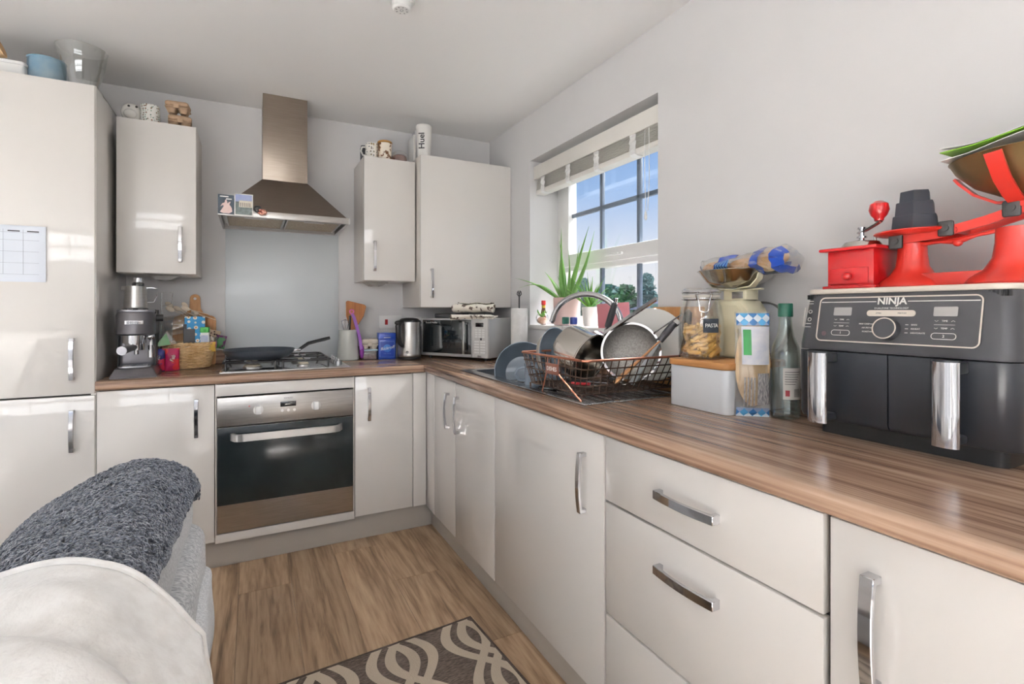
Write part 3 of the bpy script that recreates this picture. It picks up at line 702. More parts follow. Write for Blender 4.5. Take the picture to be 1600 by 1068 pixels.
def packet(b, w, h, d, M=None, crimp=.02, bulge=1.0, seed=0, n=10):
    """pillow bag standing up, sealed flat at top and bottom"""
    q = random.Random(seed); ph = [q.uniform(0, 6) for _ in range(4)]
    for sgn in (-1, 1):
        def fn(u, v):
            e = (math.sin(PI*min(max((v-crimp)/(1-2*crimp), 0), 1))**.55)*(math.sin(PI*u)**.5)
            wob = 1+.13*math.sin(9*u+ph[0]+7*v)+.1*math.sin(13*v+ph[1])
            return ((u-.5)*w*(1-.05*math.sin(PI*v)), sgn*d/2*e*wob*bulge, v*h)
        b.surf(fn, n, n+4, M=M)
    bmesh.ops.remove_doubles(b.bm, verts=b.bm.verts[:], dist=1e-5); bmesh.ops.recalc_face_normals(b.bm, faces=b.bm.faces[:])
    return b
DAISY = dots('daisy_print', (46, 140, 196), (240, 236, 226), (226, 150, 70), 34, .32, .14)
t = thing('daisy_carton', 'blue carton printed with white daisies in the wicker basket', 'carton', (-1.735, -.185, 1.008), 12)
b = B(); b.prism([(-.045, -.05), (.045, -.05), (.038, .05), (-.03, .05)], 0, .158, RX(0), bev=.002); cb = obj('carton_body', b, DAISY, t)
b = B(); b.box(-.05, -.035, -.052, -.047, .03, .12, r=.002); b.box(-.05, .0, -.054, -.049, .01, .095, r=.003); obj('window_flap', b, DGREY, cb)
SHK = mat('shaker_white', (226, 228, 226), .4, c2=(220, 222, 220), ns=5); GRN = mat('green_lid', (52, 142, 58), .4, c2=(48, 132, 54), ns=5)
t = thing('spice_shaker', 'white spice shaker with a bright green lid in the basket', 'shaker', (-1.683, -.215, .985), 0)
b = B(); b.vbox(-.021, .021, -.015, .015, 0, .098, .006, 4, .002); bd = obj('shaker_body', b, SHK, t)
b = B(); b.box(-.016, .016, -.0156, -.0148, .04, .085); obj('shaker_label', b, mat('pale_label', (200, 208, 226), .5, c2=(176, 186, 214), ns=60, nst=(1, 1, 4)), bd)
b = B(); b.vbox(-.022, .022, -.016, .016, .098, .126, .006, 4, .003); obj('shaker_lid', b, GRN, t)
t = thing('dessert_pot', 'small clear pot with a magenta band at the basket corner', 'pot', (-1.650, -.20, .985))
b = B(); b.lathe([(0, 0), (.018, 0), (.024, .07), (.026, .074), (.0245, .074), (.0225, .068), (.017, .003), (0, .003)], 24); obj('pot_body', b, PLASTIC, t)
b = B(); b.lathe([(.0192, .02), (.0222, .05), (.0215, .05), (.0187, .02)], 24, closed=True); obj('pot_sleeve', b, mat('magenta_print', (190, 60, 160), .4, c2=(206, 100, 180), ns=50), t)
t = thing('herb_triangle_pack', 'clear triangular pack with green label hanging over the basket edge', 'food pack', (-1.842, -.285, 1.017), 10)
b = B(); b.prism([(-.052, 0), (.05, .014), (.004, .085)], -.018, .018, RX(90), bev=.004); obj('pack_shell', b, PLASTIC, t)
b = B(); b.prism([(-.044, .004), (.02, .012), (.002, .07)], -.014, .014, RX(90)); obj('pack_label', b, mat('green_label', (60, 160, 74), .5, c2=(90, 186, 100), ns=12), t)
CRSP = dots('crisp_packet_print', (38, 44, 128), (198, 40, 70), (236, 206, 70), 22, .42, .16, .25)
CRSQ = dots('crisp_packet_print_magenta', (170, 34, 84), (206, 52, 60), (240, 210, 80), 22, .42, .16, .25)
for i, (x, y, rz, l, m_) in enumerate(((-1.872, -.29, 0, 'dark blue snack packet standing left of the wicker basket', CRSP), (-1.815, -.285, 14, 'magenta and red snack packet leaning on the basket front', CRSQ))):
    t = thing('snack_packet', l, 'packet', (x, y, .9005), rz, 'snack packets in front of the basket')
    obj('packet_body', packet(B(), .055 if i == 0 else .062, .11, .024, seed=i), m_, t)
    text('lettering', 'Fab', .024, PRINT, t, T(0, -.0145, .062) @ RX(90) @ RZ(72), shear=.2)
t = thing('cutlery_bag', 'clear bag of pale plastic cutlery lying across the basket top', 'plastic bag', (-1.80, -.12, 1.075))
obj('bag_film', packet(B(), .17, .10, .09, M=RY(-12), seed=5), PLASTIC, t)
CUT = mat('pale_plastic_cutlery', (226, 214, 196), .35, c2=(200, 180, 156), ns=20)
SPL = ('pale plastic spoon lying furthest left over the basket', 'pale plastic spoon second from the left above the basket', 'pale plastic spoon with its bowl raised behind the clear bag', 'pale plastic spoon directly above the daisy carton', 'pale plastic spoon furthest right, in front of the bamboo board', 'pale plastic spoon at the back touching the bamboo board')
for i, (x, y, z, ry, rz) in enumerate(((-1.80, -.19, 1.185, 62, 10), (-1.775, -.15, 1.19, 66, -14), (-1.815, -.12, 1.205, 58, 24), (-1.735, -.15, 1.195, 74, 6), (-1.70, -.12, 1.17, 70, -20), (-1.755, -.10, 1.20, 52, 40))):
    b = B(); b.tube([(0, 0, -.07), (0, 0, .02)], [.003, .0042], 6, flat=.5); b.ball(.014, (0, 0, .04), (.9, .35, 1.5), 10)
    o = obj('plastic_spoon', b, CUT); place(o, (x, y, z), (0, -ry, rz)); tag(o, SPL[i], 'spoon', 'plastic spoons in the basket')
o = obj('patterned_pouch', packet(B(), .075, .075, .03, seed=9), dots('leopard_print', (206, 178, 150), (92, 60, 44), (60, 40, 34), 60, .3, .2)); place(o, (-1.665, -.13, 1.02), (-8, 14, 10)); tag(o, 'brown patterned pouch at the back of the wicker basket', 'pouch')
o = obj('mustard_packet', packet(B(), .085, .05, .03, seed=11), mat('mustard_foil', (206, 160, 56), .35, c2=(226, 190, 96), ns=20)); place(o, (-1.675, -.235, .985), (10, 0, 4)); tag(o, 'mustard yellow packet at the front of the wicker basket', 'packet')
o = obj('green_sweet_bag', packet(B(), .05, .07, .025, seed=12), mat('green_purple_foil', (88, 150, 98), .35, c2=(110, 44, 100), ns=30, lo=.48, hi=.52)); place(o, (-1.622, -.15, .995), (0, 12, -10)); tag(o, 'green and purple sweet bag at the right of the basket', 'packet')

# bamboo board leaning on the wall
b = B(); pts = [(-.095, .0), (.095, .0), (.1, .01), (.1, .24)]
for k in range(9):
    a = PI/2*k/8; pts.append((.1-.03+.03*math.cos(a), .24+.03*math.sin(a)))
pts += [(.04, .285), (.026, .31), (.024, .36)]
for k in range(9):
    a = PI*k/8; pts.append((.024*math.cos(a), .365+.022*math.sin(a)))
pts += [(-.024, .36), (-.026, .31), (-.04, .285)]
for k in range(9):
    a = PI/2+PI/2*k/8; pts.append((-.07+.03*math.cos(a), .24+.03*math.sin(a)))
pts += [(-.1, .24), (-.1, .01)]
t = thing('chopping_board', 'bamboo paddle chopping board leaning on the wall behind the basket', 'chopping board', (-1.742, -.062, .9015))
b.prism(pts, -.008, .008, T(0, 0, .0) @ RX(82), bev=.002); bd = obj('board', b, BAMBOO, t)
b = B(); b.cyl(.007, -.0085, .0085, 16, M=RX(82) @ T(0, .362, 0)); obj('hanging_hole', b, WALL, bd)

# frying pan
NONST = mat('blue_black_nonstick', (58, 64, 74), .32, .3, c2=(64, 70, 80), ns=8)
t = thing('frying_pan', 'large blue-black frying pan on the left of the hob', 'frying pan', (-1.432, -.385, .9535), 6)
b = B(); b.lathe([(0, 0), (.115, 0), (.135, .006), (.158, .03), (.166, .046), (.164, .048), (.155, .032), (.132, .010), (.112, .005), (0, .005)], 56); obj('pan_bowl', b, NONST, t)
b = B(); b.box(.155, .195, -.012, .012, .028, .042, r=.003); obj('bracket', b, CHROME, t)
b = B(); b.tube([(.185, 0, .034), (.205, 0, .048), (.235, 0, .068), (.275, 0, .078), (.32, 0, .088), (.345, 0, .094)], [.010, .012, .013, .012, .013, .011], 12, flat=.75); obj('handle', b, BLACK, t)

# utensil pot
t = thing('utensil_pot', 'pale grey ceramic pot holding kitchen utensils', 'utensil pot', (-.955, -.125, .9005))
b = B(); b.lathe([(0, 0), (.056, 0), (.062, .006), (.062, .03), (.056, .1), (.053, .18), (.05, .182), (.048, .178), (.051, .1), (.056, .03), (.05, .008), (0, .008)], 40); obj('pot_wall', b, mat('grey_stoneware', (186, 188, 182), .35, c2=(190, 192, 186), ns=6, coat=.4), t)
ZU = .912
t = thing('wooden_spatula', 'wide wooden spatula standing in the utensil pot', 'spatula', (-.945, -.10, ZU))
b = B(); b.prism([(-.014, .0), (.014, 0), (.016, .17), (.058, .26), (.066, .322), (.054, .330), (-.046, .342), (-.056, .335), (-.046, .25), (-.016, .18)], -.004, .004, RY(7) @ RX(86), bev=.0015); obj('blade', b, wood('brown_spatula_wood', [(.2, (122, 70, 30)), (.5, (168, 108, 56)), (.8, (190, 132, 78))], 'Z', 2, .5), t)
PURP = mat('purple_silicone', (150, 96, 184), .4, c2=(160, 108, 192), ns=5)
t = thing('purple_tongs', 'purple kitchen tongs with a pink ring leaning out of the utensil pot', 'tongs', (-.905, -.155, ZU-.01))
for s_ in (-1, 1):
    b = B(); b.strap([(.02, s_*.006, .06), (.014, s_*.009, .12), (-.004, s_*.009, .19), (-.02, s_*.006, .25), (-.032, s_*.002, .275)], .016, .005, (0, 1, 0)); obj('tong_arm', b, PURP, t)
b = B(); b.ball(.014, (.024, 0, .05), (1, .7, 3)); obj('tong_head', b, mat('deep_purple', (124, 44, 140), .4, c2=(130, 52, 146), ns=5), t)
b = B(); b.tube([(-.034+.011*math.cos(2*PI*k/16), 0, .288+.011*math.sin(2*PI*k/16)) for k in range(16)], .0042, 8, closed=True); obj('hanging_ring', b, mat('pink_ring', (214, 110, 176), .4, c2=(206, 100, 168), ns=5), t)
t = thing('balloon_whisk', 'steel balloon whisk upside down in the utensil pot', 'whisk', (-.975, -.145, ZU))
b = B(); b.tube([(0, 0, 0), (0, 0, .14)], .006, 8); obj('whisk_handle', b, STEEL, t)
b = B()
for k in range(4):
    a = PI*k/4; ca, sa = math.cos(a), math.sin(a)
    b.tube([(ca*.022*s_*math.sin(min(PI, PI*f)*.5+.0), sa*.022*s_*math.sin(PI*f*.5), .14+.085*(1-(1-f)**1.2) if f < 1 else .22) for s_, f in [(-1, 0), (-1, .35), (-1, .7), (-1, .95)]]+[(0, 0, .232)]+[(ca*.022*math.sin(PI*f*.5), sa*.022*math.sin(PI*f*.5), .14+.085*(1-(1-f)**1.2)) for f in (.95, .7, .35, 0)], .0013, 5)
obj('whisk_wires', b, CHROME, t)
t = thing('black_ladle', 'black handled ladle in the utensil pot', 'ladle', (-.955, -.155, ZU))
b = B(); b.tube([(0, 0, 0), (.004, 0, .2), (.006, -.002, .255)], [.005, .006, .007], 8); obj('ladle_handle', b, BLACK, t)

# plastic tub, egg box, tea tin
t = thing('clear_food_tub', 'clear plastic tub with pale blue lid beside the utensil pot', 'tub', (-.832, -.12, .9005))
b = B(); b.vbox(-.045, .045, -.035, .035, 0, .052, .008, 4, .002); obj('tub_body', b, glass('frosted_tub', (.86, .86, .88, 1), .25, .7, .25), t)
b = B(); b.vbox(-.048, .048, -.038, .038, .052, .061, .008, 4, .002); obj('tub_lid', b, mat('pale_blue_lid', (178, 204, 216), .3, c2=(172, 198, 210), ns=5), t)
b = B(); b.vbox(-.04, .04, -.03, .03, .003, .034, .006, 3); obj('tub_contents', b, mat('grain_contents', (150, 134, 122), .8, c2=(186, 172, 160), ns=70), t)
def egg_box(parent, m, w=.052, d=.036, lid=.032, n=2):
    b = B()
    for i in range(n):
        x = -w+(i+.5)*2*w/n
        b.lathe([(0, .001), (w/n*.55, .001), (w/n*.98, .026), (w/n*1.0, .03), (0, .03)], 10, T(x, -d*.4, 0)); b.lathe([(0, .001), (w/n*.55, .001), (w/n*.98, .026), (w/n*1.0, .03), (0, .03)], 10, T(x, d*.4, 0))
    b.box(-w, w, -d, d, .024, .031, r=.004); obj('egg_tray', b, m, parent)
    b = B(); b.box(-w, w, -d, d, .0315, .0315+lid, r=.012, seg=3)
    for i in range(n):
        x = -w+(i+.5)*2*w/n; b.ball(w/n*.75, (x, 0, .033+lid*.55), (1, 1.3, .75), 12)
    b.box(-.012, .012, -d-.004, -d+.002, .02, .04, r=.002); obj('egg_lid', b, m, parent)
t = thing('egg_box', 'cream cardboard egg box on top of the plastic tub', 'egg box', (-.832, -.12, .962))
egg_box(t, mat('cream_pulp_card', (226, 218, 204), .85, c2=(216, 206, 190), ns=40, bump=.4, bs=160))
TIN = mat('royal_blue_tin', (22, 60, 158), .3, c2=(26, 66, 166), ns=5, coat=.4)
t = thing('tea_tin', 'royal blue tea tin with white script beside the kettle', 'tin', (-.728, -.13, .9005), -6)
b = B(); b.vbox(-.052, .052, -.04, .04, 0, .155, .006, 3, .002); tn = obj('tin_body', b, TIN, t)
b = B(); b.vbox(-.0535, .0535, -.0415, .0415, .118, .160, .006, 3, .003); obj('tin_lid', b, TIN, t)
LTB = mat('light_blue_print', (120, 150, 214), .4, c2=(110, 140, 206), ns=6)
b = B(); b.frame(-.043, .043, .012, .108, -.0412, -.040, .0015); obj('printed_border', b, LTB, tn)
b = B(); b.cyl(.024, 0, .0006, 28, M=T(0, -.0402, .066) @ RX(90)); obj('printed_globe', b, mat('globe_print', (48, 108, 190), .4, c2=(70, 132, 206), ns=50), tn)
text('lettering', 'Rickroff', .026, PRINT, tn, T(0, -.0412, .067) @ RX(90) @ RZ(10), shear=.35)
text('lettering', 'TEA BAGS', .010, LTB, tn, T(0, -.0412, .034) @ RX(90))
b = B(); b.box(-.02, .02, -.0425, -.041, .130, .1325); obj('printed_line', b, PRINT, tn)
t = thing('white_salt_jar', 'small white jar half hidden behind the kettle and the tea tin', 'jar', (-.662, -.08, .9005))
b = B(); b.lathe([(0, 0), (.022, 0), (.024, .004), (.024, .09), (0, .09)], 20); obj('jar_body', b, WHITE, t)
b = B(); b.lathe([(.02, .0905), (.021, .14), (.012, .15), (0, .15), (0, .0905)], 20, closed=False); obj('jar_top', b, mat('khaki_lid', (170, 158, 130), .5, c2=(160, 148, 120), ns=6), t)

# kettle
t = thing('electric_kettle', 'brushed steel kettle with a black handle', 'kettle', (-.606, -.21, .9005), 0)
b = B(); b.cyl(.07, 0, .014, 36, bev=.003); obj('power_base', b, BLACK, t)
b = B(); b.lathe([(0, .015), (.069, .015), (.071, .018), (.071, .036), (.0695, .038), (.068, .2), (.066, .226), (0, .226)], 40); kb = obj('kettle_body', b, STEEL, t)
b = B(); b.lathe([(.0685, .226), (.067, .234), (.05, .247), (.02, .252), (0, .252), (0, .226)], 36); obj('lid', b, BLACK, t)
b = B(); b.tube([(-.045, -.03, .225), (-.075, -.055, .222), (-.088, -.068, .205), (-.086, -.068, .15), (-.075, -.06, .1), (-.058, -.05, .085)], [.014, .016, .017, .014, .013, .012], 12); b.ball(.019, (-.085, -.058, .222), (1.1, 1, .8)); obj('handle', b, BLACK, t)
b = B(); b.cyl(.009, 0, .004, 18, M=T(-.03, -.0635, .045) @ RZ(-25) @ RX(90)); obj('switch', b, BLKG, kb)
b = B(); b.box(-.006, .006, -.004, .004, .06, .2, r=.002, M=RZ(80) @ T(0, -.0685, 0)); obj('water_gauge', b, DGREY, kb)

# wall plates
t = thing('cooker_switch', 'white double cooker switch plate with a red rocker', 'switch', (-.673, 0, 1.123))
b = B(); b.box(-.073, .073, -.009, -.0005, -.043, .043, r=.003); pt = obj('plate', b, WHITE, t)
b = B(); b.box(-.036, -.018, -.014, -.008, -.017, .017, r=.002); obj('rocker', b, mat('red_rocker', (176, 22, 30), .3, c2=(168, 20, 28), ns=4), pt)
b = B(); b.box(.03, .05, -.012, -.008, -.012, .012, r=.002); obj('rocker', b, WHITE, pt)
t = thing('wall_socket', 'white wall socket plate behind the kettle and microwave', 'socket', (-.505, 0, 1.115))
b = B(); b.box(-.073, .073, -.009, -.0005, -.043, .043, r=.003); pt = obj('plate', b, WHITE, t)
for x in (-.035, .035):
    b = B(); b.box(x-.007, x+.007, -.013, -.008, .012, .032, r=.002); obj('rocker', b, WHITE, pt)
    b = B(); b.box(x-.003, x+.003, -.0095, -.0085, -.004, .006); b.box(x-.014, x-.008, -.0095, -.0085, -.02, -.016); b.box(x+.008, x+.014, -.0095, -.0085, -.02, -.016); obj('pin_slots', b, DPRINT, pt)

# microwave, facing the room from the corner; local x runs along its front
fl, fr = Vector((-.515, -.165)), Vector((-.248, -.590))
dv = (fr-fl); mw_w = dv.length; ang_ = math.degrees(math.atan2(dv.y, dv.x))
cx_, cy_ = (fl+fr)/2
t = thing('microwave', 'silver microwave with a dark mirrored door in the corner', 'microwave', (cx_, cy_, .9005), ang_)
SILV = mat('silver_paint', (196, 197, 198), .35, .35, c2=(200, 201, 202), ns=6)
hw_ = mw_w/2
b = B(); b.box(-hw_, hw_, .012, .275, .016, .25, r=.004); obj('body', b, SILV, t)
for (x, y) in ((-hw_+.04, .04), (hw_-.04, .04), (-hw_+.04, .24), (hw_-.04, .24)):
    b = B(); b.cyl(.012, 0, .018, 12, M=T(x, y, 0)); obj('foot', b, BLACK, t)
dx1 = hw_-.115
b = B(); b.box(-hw_, dx1, -.004, .0118, .018, .25, r=.003); dr = obj('door', b, SILV, t)
b = B(); b.box(-hw_+.014, dx1-.002, -.0065, -.003, .036, .238, r=.002); obj('door_glass', b, mat('mirror_dark_glass', (22, 30, 34), .04, coat=1, c2=(26, 34, 38), ns=3, spec=1), dr)
text('lettering', 'Russell Hobbs', .016, PRINT, dr, MB_(-hw_+.085, -.0068, .222))
b = B(); b.box(dx1-.045, dx1-.03, -.04, -.03, .04, .232, r=.003); b.box(dx1-.043, dx1-.032, -.032, -.006, .05, .058); b.box(dx1-.043, dx1-.032, -.032, -.006, .214, .222); obj('door_handle', b, HNDL, dr)
b = B(); b.box(dx1+.002, hw_, -.004, .0118, .018, .25, r=.003); cp = obj('control_panel', b, mat('control_panel_grey', (206, 205, 202), .4, c2=(210, 209, 206), ns=6), t)
b = B(); b.box(dx1+.03, hw_-.03, -.0055, -.0035, .2, .224, r=.001); obj('display', b, BLKG, cp)
for r_ in range(4):
    for c_ in range(3):
        x = dx1+.025+c_*.024; z = .185-r_*.013
        b = B(); b.box(x, x+.018, -.0052, -.0036, z-.009, z, r=.001); obj('button', b, WHITE, cp)
for r_ in range(5):
    for c_ in range(2):
        x = dx1+.02+c_*.042; z = .118-r_*.016
        b = B(); b.box(x, x+.034, -.0052, -.0036, z-.010, z, r=.001); obj('button', b, WHITE, cp)
b = B(); b.box(dx1+.042, dx1+.072, -.0055, -.0036, .022, .034, r=.001); obj('door_button', b, HNDL, cp)
b = B(); b.box(dx1+.062, dx1+.074, -.006, -.0036, .122, .135, r=.001); obj('dial_mark', b, DPRINT, cp)
MT_ = T(cx_, cy_, 1.151) @ RZ(ang_)
def on_micro(x, y, z=0): p = MT_ @ Vector((x, y, z)); return (p.x, p.y, p.z)
t = thing('black_baking_tray', 'flat black tray lying on top of the microwave', 'tray', on_micro(-.08, .06), ang_)
b = B(); b.vbox(-.085, .085, -.04, .1, 0, .026, .008, 3, .003); obj('tray_body', b, DGREY, t)
b = B(); b.box(-.08, .08, -.035, .095, .0262, .0275); obj('tray_lid', b, BLACK, t)
# folded cloth with brown sprig print
CLO = mat('sprig_print_cloth', (228, 221, 208), .85, c2=(96, 80, 70), ns=34, lo=.55, hi=.60, bump=.4, bs=160)
t = thing('folded_oven_cloth', 'rolled cream cloth with a dark leaf print on the microwave', 'cloth', on_micro(.13, .03), ang_+16)
b = B()
def roll(u, v, L=.25, r0=.036, zc=.062, n=1.7):
    a = 2*PI*n*u; rr = r0*(1-.52*u)
    return ((v-.5)*L+.006*math.sin(9*u+3*v), rr*1.35*math.sin(a)+.004*math.sin(11*v), zc+rr*.85*math.cos(a)+.003*math.sin(14*v+a))
b.surf(roll, 44, 14, th=.003); obj('cloth_roll', b, CLO, t)
b = B()
for kz, zz in enumerate((.006, .016)):
    b.surf(lambda u, v, zz=zz, kz=kz: ((v-.5)*(.262-.01*kz)+.004*math.sin(8*u), -.058+.125*u, zz+.004*math.sin(7*u+5*v+kz)+.002*math.sin(23*v)-(.03*max(0, .14-u)/.14*(1-kz)*(.5+.5*math.sin(4*v+1)) if u < .14 else 0)*.4), 18, 18, th=.006)
b.surf(lambda u, v: ((v-.5)*.25, -.058-.012*math.sin(PI*u), .004-.03*(1-u)*max(0, .55-v)+.018*u), 6, 12, th=.004)
obj('cloth_fold', b, CLO, t)
# kitchen roll stand
t = thing('kitchen_roll', 'white kitchen roll on a black stand with an antler finial', 'kitchen roll', (-.105, -.705, .9005))
b = B(); b.cyl(.055, 0, .008, 28, bev=.002); b.cyl(.045, .094, .1, 28)
for k in range(5):
    a = 2*PI*k/5+.3; b.tube([(.036*math.cos(a), .036*math.sin(a), .006), (.036*math.cos(a), .036*math.sin(a), .096)], .004, 8)
b.tube([(0, 0, .09), (0, 0, .40)], .0045, 8)
for s_ in (-1, 1): b.tube([(0, 0, .375), (s_*.009, -s_*.009, .39), (s_*.007, -s_*.007, .405)], .003, 6); b.tube([(0, 0, .38), (s_*.004, -s_*.004, .41)], .003, 6)
obj('roll_stand', b, BLACK, t)
b = B(); b.lathe([(.016, .101), (.046, .101), (.0475, .104), (.0475, .306), (.046, .309), (.016, .309)], 36, closed=True); obj('paper_roll', b, mat('white_paper', (238, 237, 234), .9, c2=(230, 229, 226), ns=40, bump=.5, bs=90), t)
t = thing('glass_jar', 'slim clear glass jar between the microwave and the kitchen roll', 'jar', (-.055, -.60, .9005))
b = B(); b.lathe([(0, .002), (.024, .002), (.026, .006), (.026, .27), (.0245, .27), (.0245, .008), (0, .008)], 24); obj('jar_wall', b, CLEAR, t)
b = B(); b.cyl(.0235, .009, .09, 20); obj('jar_contents', b, mat('dark_teal_contents', (70, 96, 100), .6, c2=(90, 116, 120), ns=20), t)
# ================================================================ sink, rack and window sill
def aim(loc, d): return T(*loc) @ Vector((0, 0, 1)).rotation_difference(Vector(d)).to_matrix().to_4x4()
SNK = mat('sink_steel', (198, 200, 202), .22, 1, c2=(188, 190, 192), ns=10, nst=(20, 1, 1))
t = thing('kitchen_sink', 'stainless steel inset sink with a drainer towards the camera', 'sink', (-.305, -1.445, .9))
rx0, rx1, ry0, ry1 = -.552, -.058, -1.972, -.918
bx0, bx1, by0, by1 = -.50, -.15, -1.365, -.965
b = B()
b.box(rx0, bx0, ry0, ry1, .9005, .9045, r=.0015); b.box(bx1, rx1, ry0, ry1, .9005, .9045, r=.0015)
b.box(bx0, bx1, by1, ry1, .9005, .9045, r=.0015); b.box(bx0, bx1, by0-.05, by0, .9005, .9045, r=.0015); b.box(bx0, bx1, ry0, -1.935, .9005, .9045, r=.0015); obj('sink_rim', b, SNK, t, w=True)
b = B(); zb = .745; r_ = .003
b.box(bx0-r_, bx0, by0, by1, zb, .902); b.box(bx1, bx1+r_, by0, by1, zb, .902); b.box(bx0-r_, bx1+r_, by0-r_, by0, zb, .902); b.box(bx0-r_, bx1+r_, by1, by1+r_, zb, .902); b.box(bx0, bx1, by0, by1, zb-.004, zb)
bo = obj('sink_bowl', b, SNK, t, w=True)
b = B(); b.cyl(.035, zb, zb+.003, 24, M=T(-.32, -1.165, 0)); obj('waste', b, CHROME, bo, w=True)
b = B(); b.box(bx0, bx1, -1.935, by0-.05, .893, .8985)
for k in range(9):
    x = bx0+.03+k*.036; b.tube([(x, -1.915, .8975), (x, -1.44, .8985)], .0045, 6)
obj('drainer', b, SNK, t, w=True)
# tap
t = thing('swan_neck_tap', 'chrome swan-neck mixer tap arching over the sink', 'tap', (-.095, -1.595, .905))
b = B(); pb = Vector((0, 0, 0)); e_ = Vector((-.155, .30, 0)); pts = [(0, 0, 0), (0, 0, .10), (0, 0, .2)]
for k in range(1, 18):
    a = PI*k/17; f = (1-math.cos(a))/2; pts.append((e_.x*f, e_.y*f, .215+.148*math.sin(a)**.9 if k < 17 else .235))
pts[-1] = (e_.x*1.01, e_.y*1.01, .24)
b.tube(pts, .0125, 14); obj('spout', b, CHROME, t)
b = B(); b.lathe([(0, 0), (.028, 0), (.028, .01), (.023, .014), (.022, .09), (0, .092)], 24); obj('tap_base', b, CHROME, t)
b = B(); b.tube([(0, -.02, .06), (0, -.05, .068), (0, -.085, .085)], .006, 10); obj('lever', b, CHROME, t)

# dish rack
WIRE = mat('dark_bronze_wire', (70, 56, 48), .4, .7, c2=(92, 72, 60), ns=20); COP = mat('copper_wire', (188, 120, 96), .3, .9, c2=(196, 132, 108), ns=10)
t = thing('dish_rack', 'dark wire dish rack with a copper rim on the drainer', 'dish rack', (-.305, -1.74, .905))
lo4 = [(-.515, -1.905), (-.105, -1.905), (-.105, -1.565), (-.515, -1.565)]; hi4 = [(-.538, -1.955), (-.078, -1.955), (-.078, -1.53), (-.538, -1.53)]
z0, z1 = .921, 1.036
def wall_pt(i, u, f):
    a = Vector(lo4[i]).lerp(Vector(lo4[(i+1) % 4]), u); c = Vector(hi4[i]).lerp(Vector(hi4[(i+1) % 4]), u); p = a.lerp(c, f)
    return (p.x, p.y, z0+(z1-z0)*f)
b = B(); b.tube([wall_pt(i, u, 1) for i in range(4) for u in (.03, .35, .65, .97)], .0042, 8, closed=True); obj('rim', b, COP, t, w=True)
for f in (0, .25, .5, .75):
    b = B(); b.tube([wall_pt(i, u, f) for i in range(4) for u in (.02, .35, .65, .98)], .0024, 6, closed=True); obj('side_wire', b, WIRE, t, w=True)
for i in range(4):
    n = 15 if i % 2 == 0 else 13
    for k in range(n):
        b = B(); u = (k+.5)/n; b.tube([wall_pt(i, u, 0), wall_pt(i, u, 1)], .0019, 6); obj('upright_wire', b, WIRE, t, w=True)
for k in range(13):
    y = -1.89+k*.026; b = B(); b.tube([(-.515, y, z0), (-.105, y, z0)], .0021, 6); obj('base_wire', b, WIRE, t, w=True)
for (x, y) in lo4:
    b = B(); b.tube([(x, y, z0), (x, y, .9055)], .0035, 8); obj('foot', b, WIRE, t, w=True)
b = B(); b.box(-.5465, -.543, -1.812, -1.728, .975, 1.013, r=.001); b.tube([(-.542, -1.735, 1.013), (-.54, -1.735, 1.036)], .002, 6); b.tube([(-.542, -1.805, 1.013), (-.54, -1.805, 1.036)], .002, 6)
tg = obj('sign', b, mat('copper_plate', (140, 92, 76), .45, .4, c2=(150, 100, 84), ns=10), t, w=True)
text('lettering', 'DISHES', .0205, PRINT, tg, MW[t.name].inverted() @ T(-.5468, -1.77, .994) @ RZ(-90) @ RX(90))
b = B(); b.tube([(-.543, -1.81, .978), (-.535, -1.93, .906)], .0026, 6); b.tube([(-.543, -1.73, .978), (-.53, -1.68, .906)], .0026, 6); obj('sign_strut', b, COP, t, w=True)

# things drying in the rack
PSTL = mat('polished_pan_steel', (196, 192, 186), .14, 1, c2=(182, 178, 172), ns=6)
ax = Vector((.28, -.86, -.34)).normalized()
t = thing('steel_saucepan', 'polished steel saucepan tipped on its side in the dish rack', 'saucepan', (-.35, -1.60, 1.04))
Mp = T(*(MW[t.name].inverted() @ Vector((-.375, -1.595, 1.055)))) @ Vector((0, 0, 1)).rotation_difference(ax).to_matrix().to_4x4()
b = B(); b.lathe([(0, 0), (.078, 0), (.092, .008), (.097, .025), (.098, .118), (.104, .124), (.104, .128), (.096, .127), (.094, .12), (.093, .03), (.086, .012), (0, .006)], 44, Mp); obj('pan_bowl', b, PSTL, t)
pA = Vector((-.285, -1.725, 1.11)); pBv = Vector((-.20, -1.905, 1.235))
iv = MW[t.name].inverted()
b = B(); b.strap([iv @ pA, iv @ pA.lerp(pBv, .3), iv @ pA.lerp(pBv, .85), iv @ (pBv+Vector((0, -.005, .002)))], .022, .006, (-.6, -.2, .8)); obj('handle', b, CHROME, t)
t = thing('black_grip_pan', 'small steel pan with a black grip handle behind the saucepan', 'saucepan', (-.19, -1.52, 1.0))
ax2 = Vector((.2, -.85, -.45)).normalized(); iv = MW[t.name].inverted()
b = B(); b.lathe([(0, 0), (.07, 0), (.08, .01), (.082, .07), (.078, .07), (.076, .014), (0, .008)], 36, aim(iv @ Vector((-.185, -1.49, 1.045)), ax2)); obj('pan_bowl', b, PSTL, t)
p0, p1 = Vector((-.168, -1.575, 1.085)), Vector((-.172, -1.655, 1.245))
b = B(); b.tube([iv @ p0, iv @ p0.lerp(p1, .3)], .010, 10); b.tube([iv @ p0.lerp(p1, .85), iv @ p1], .009, 10, flat=.6); obj('handle', b, CHROME, t)
b = B(); b.tube([iv @ p0.lerp(p1, .28), iv @ p0.lerp(p1, .6), iv @ p0.lerp(p1, .88)], [.0135, .0145, .012], 12); obj('handle_grip', b, DGREY, t)
MESH_ = mat('fine_steel_mesh', (176, 174, 170), .5, .8, c2=(150, 148, 144), ns=160, bump=.6, bs=700)
t = thing('wire_sieve', 'large steel mesh sieve propped in the dish rack', 'sieve', (-.26, -1.86, .95)); iv = MW[t.name].inverted()
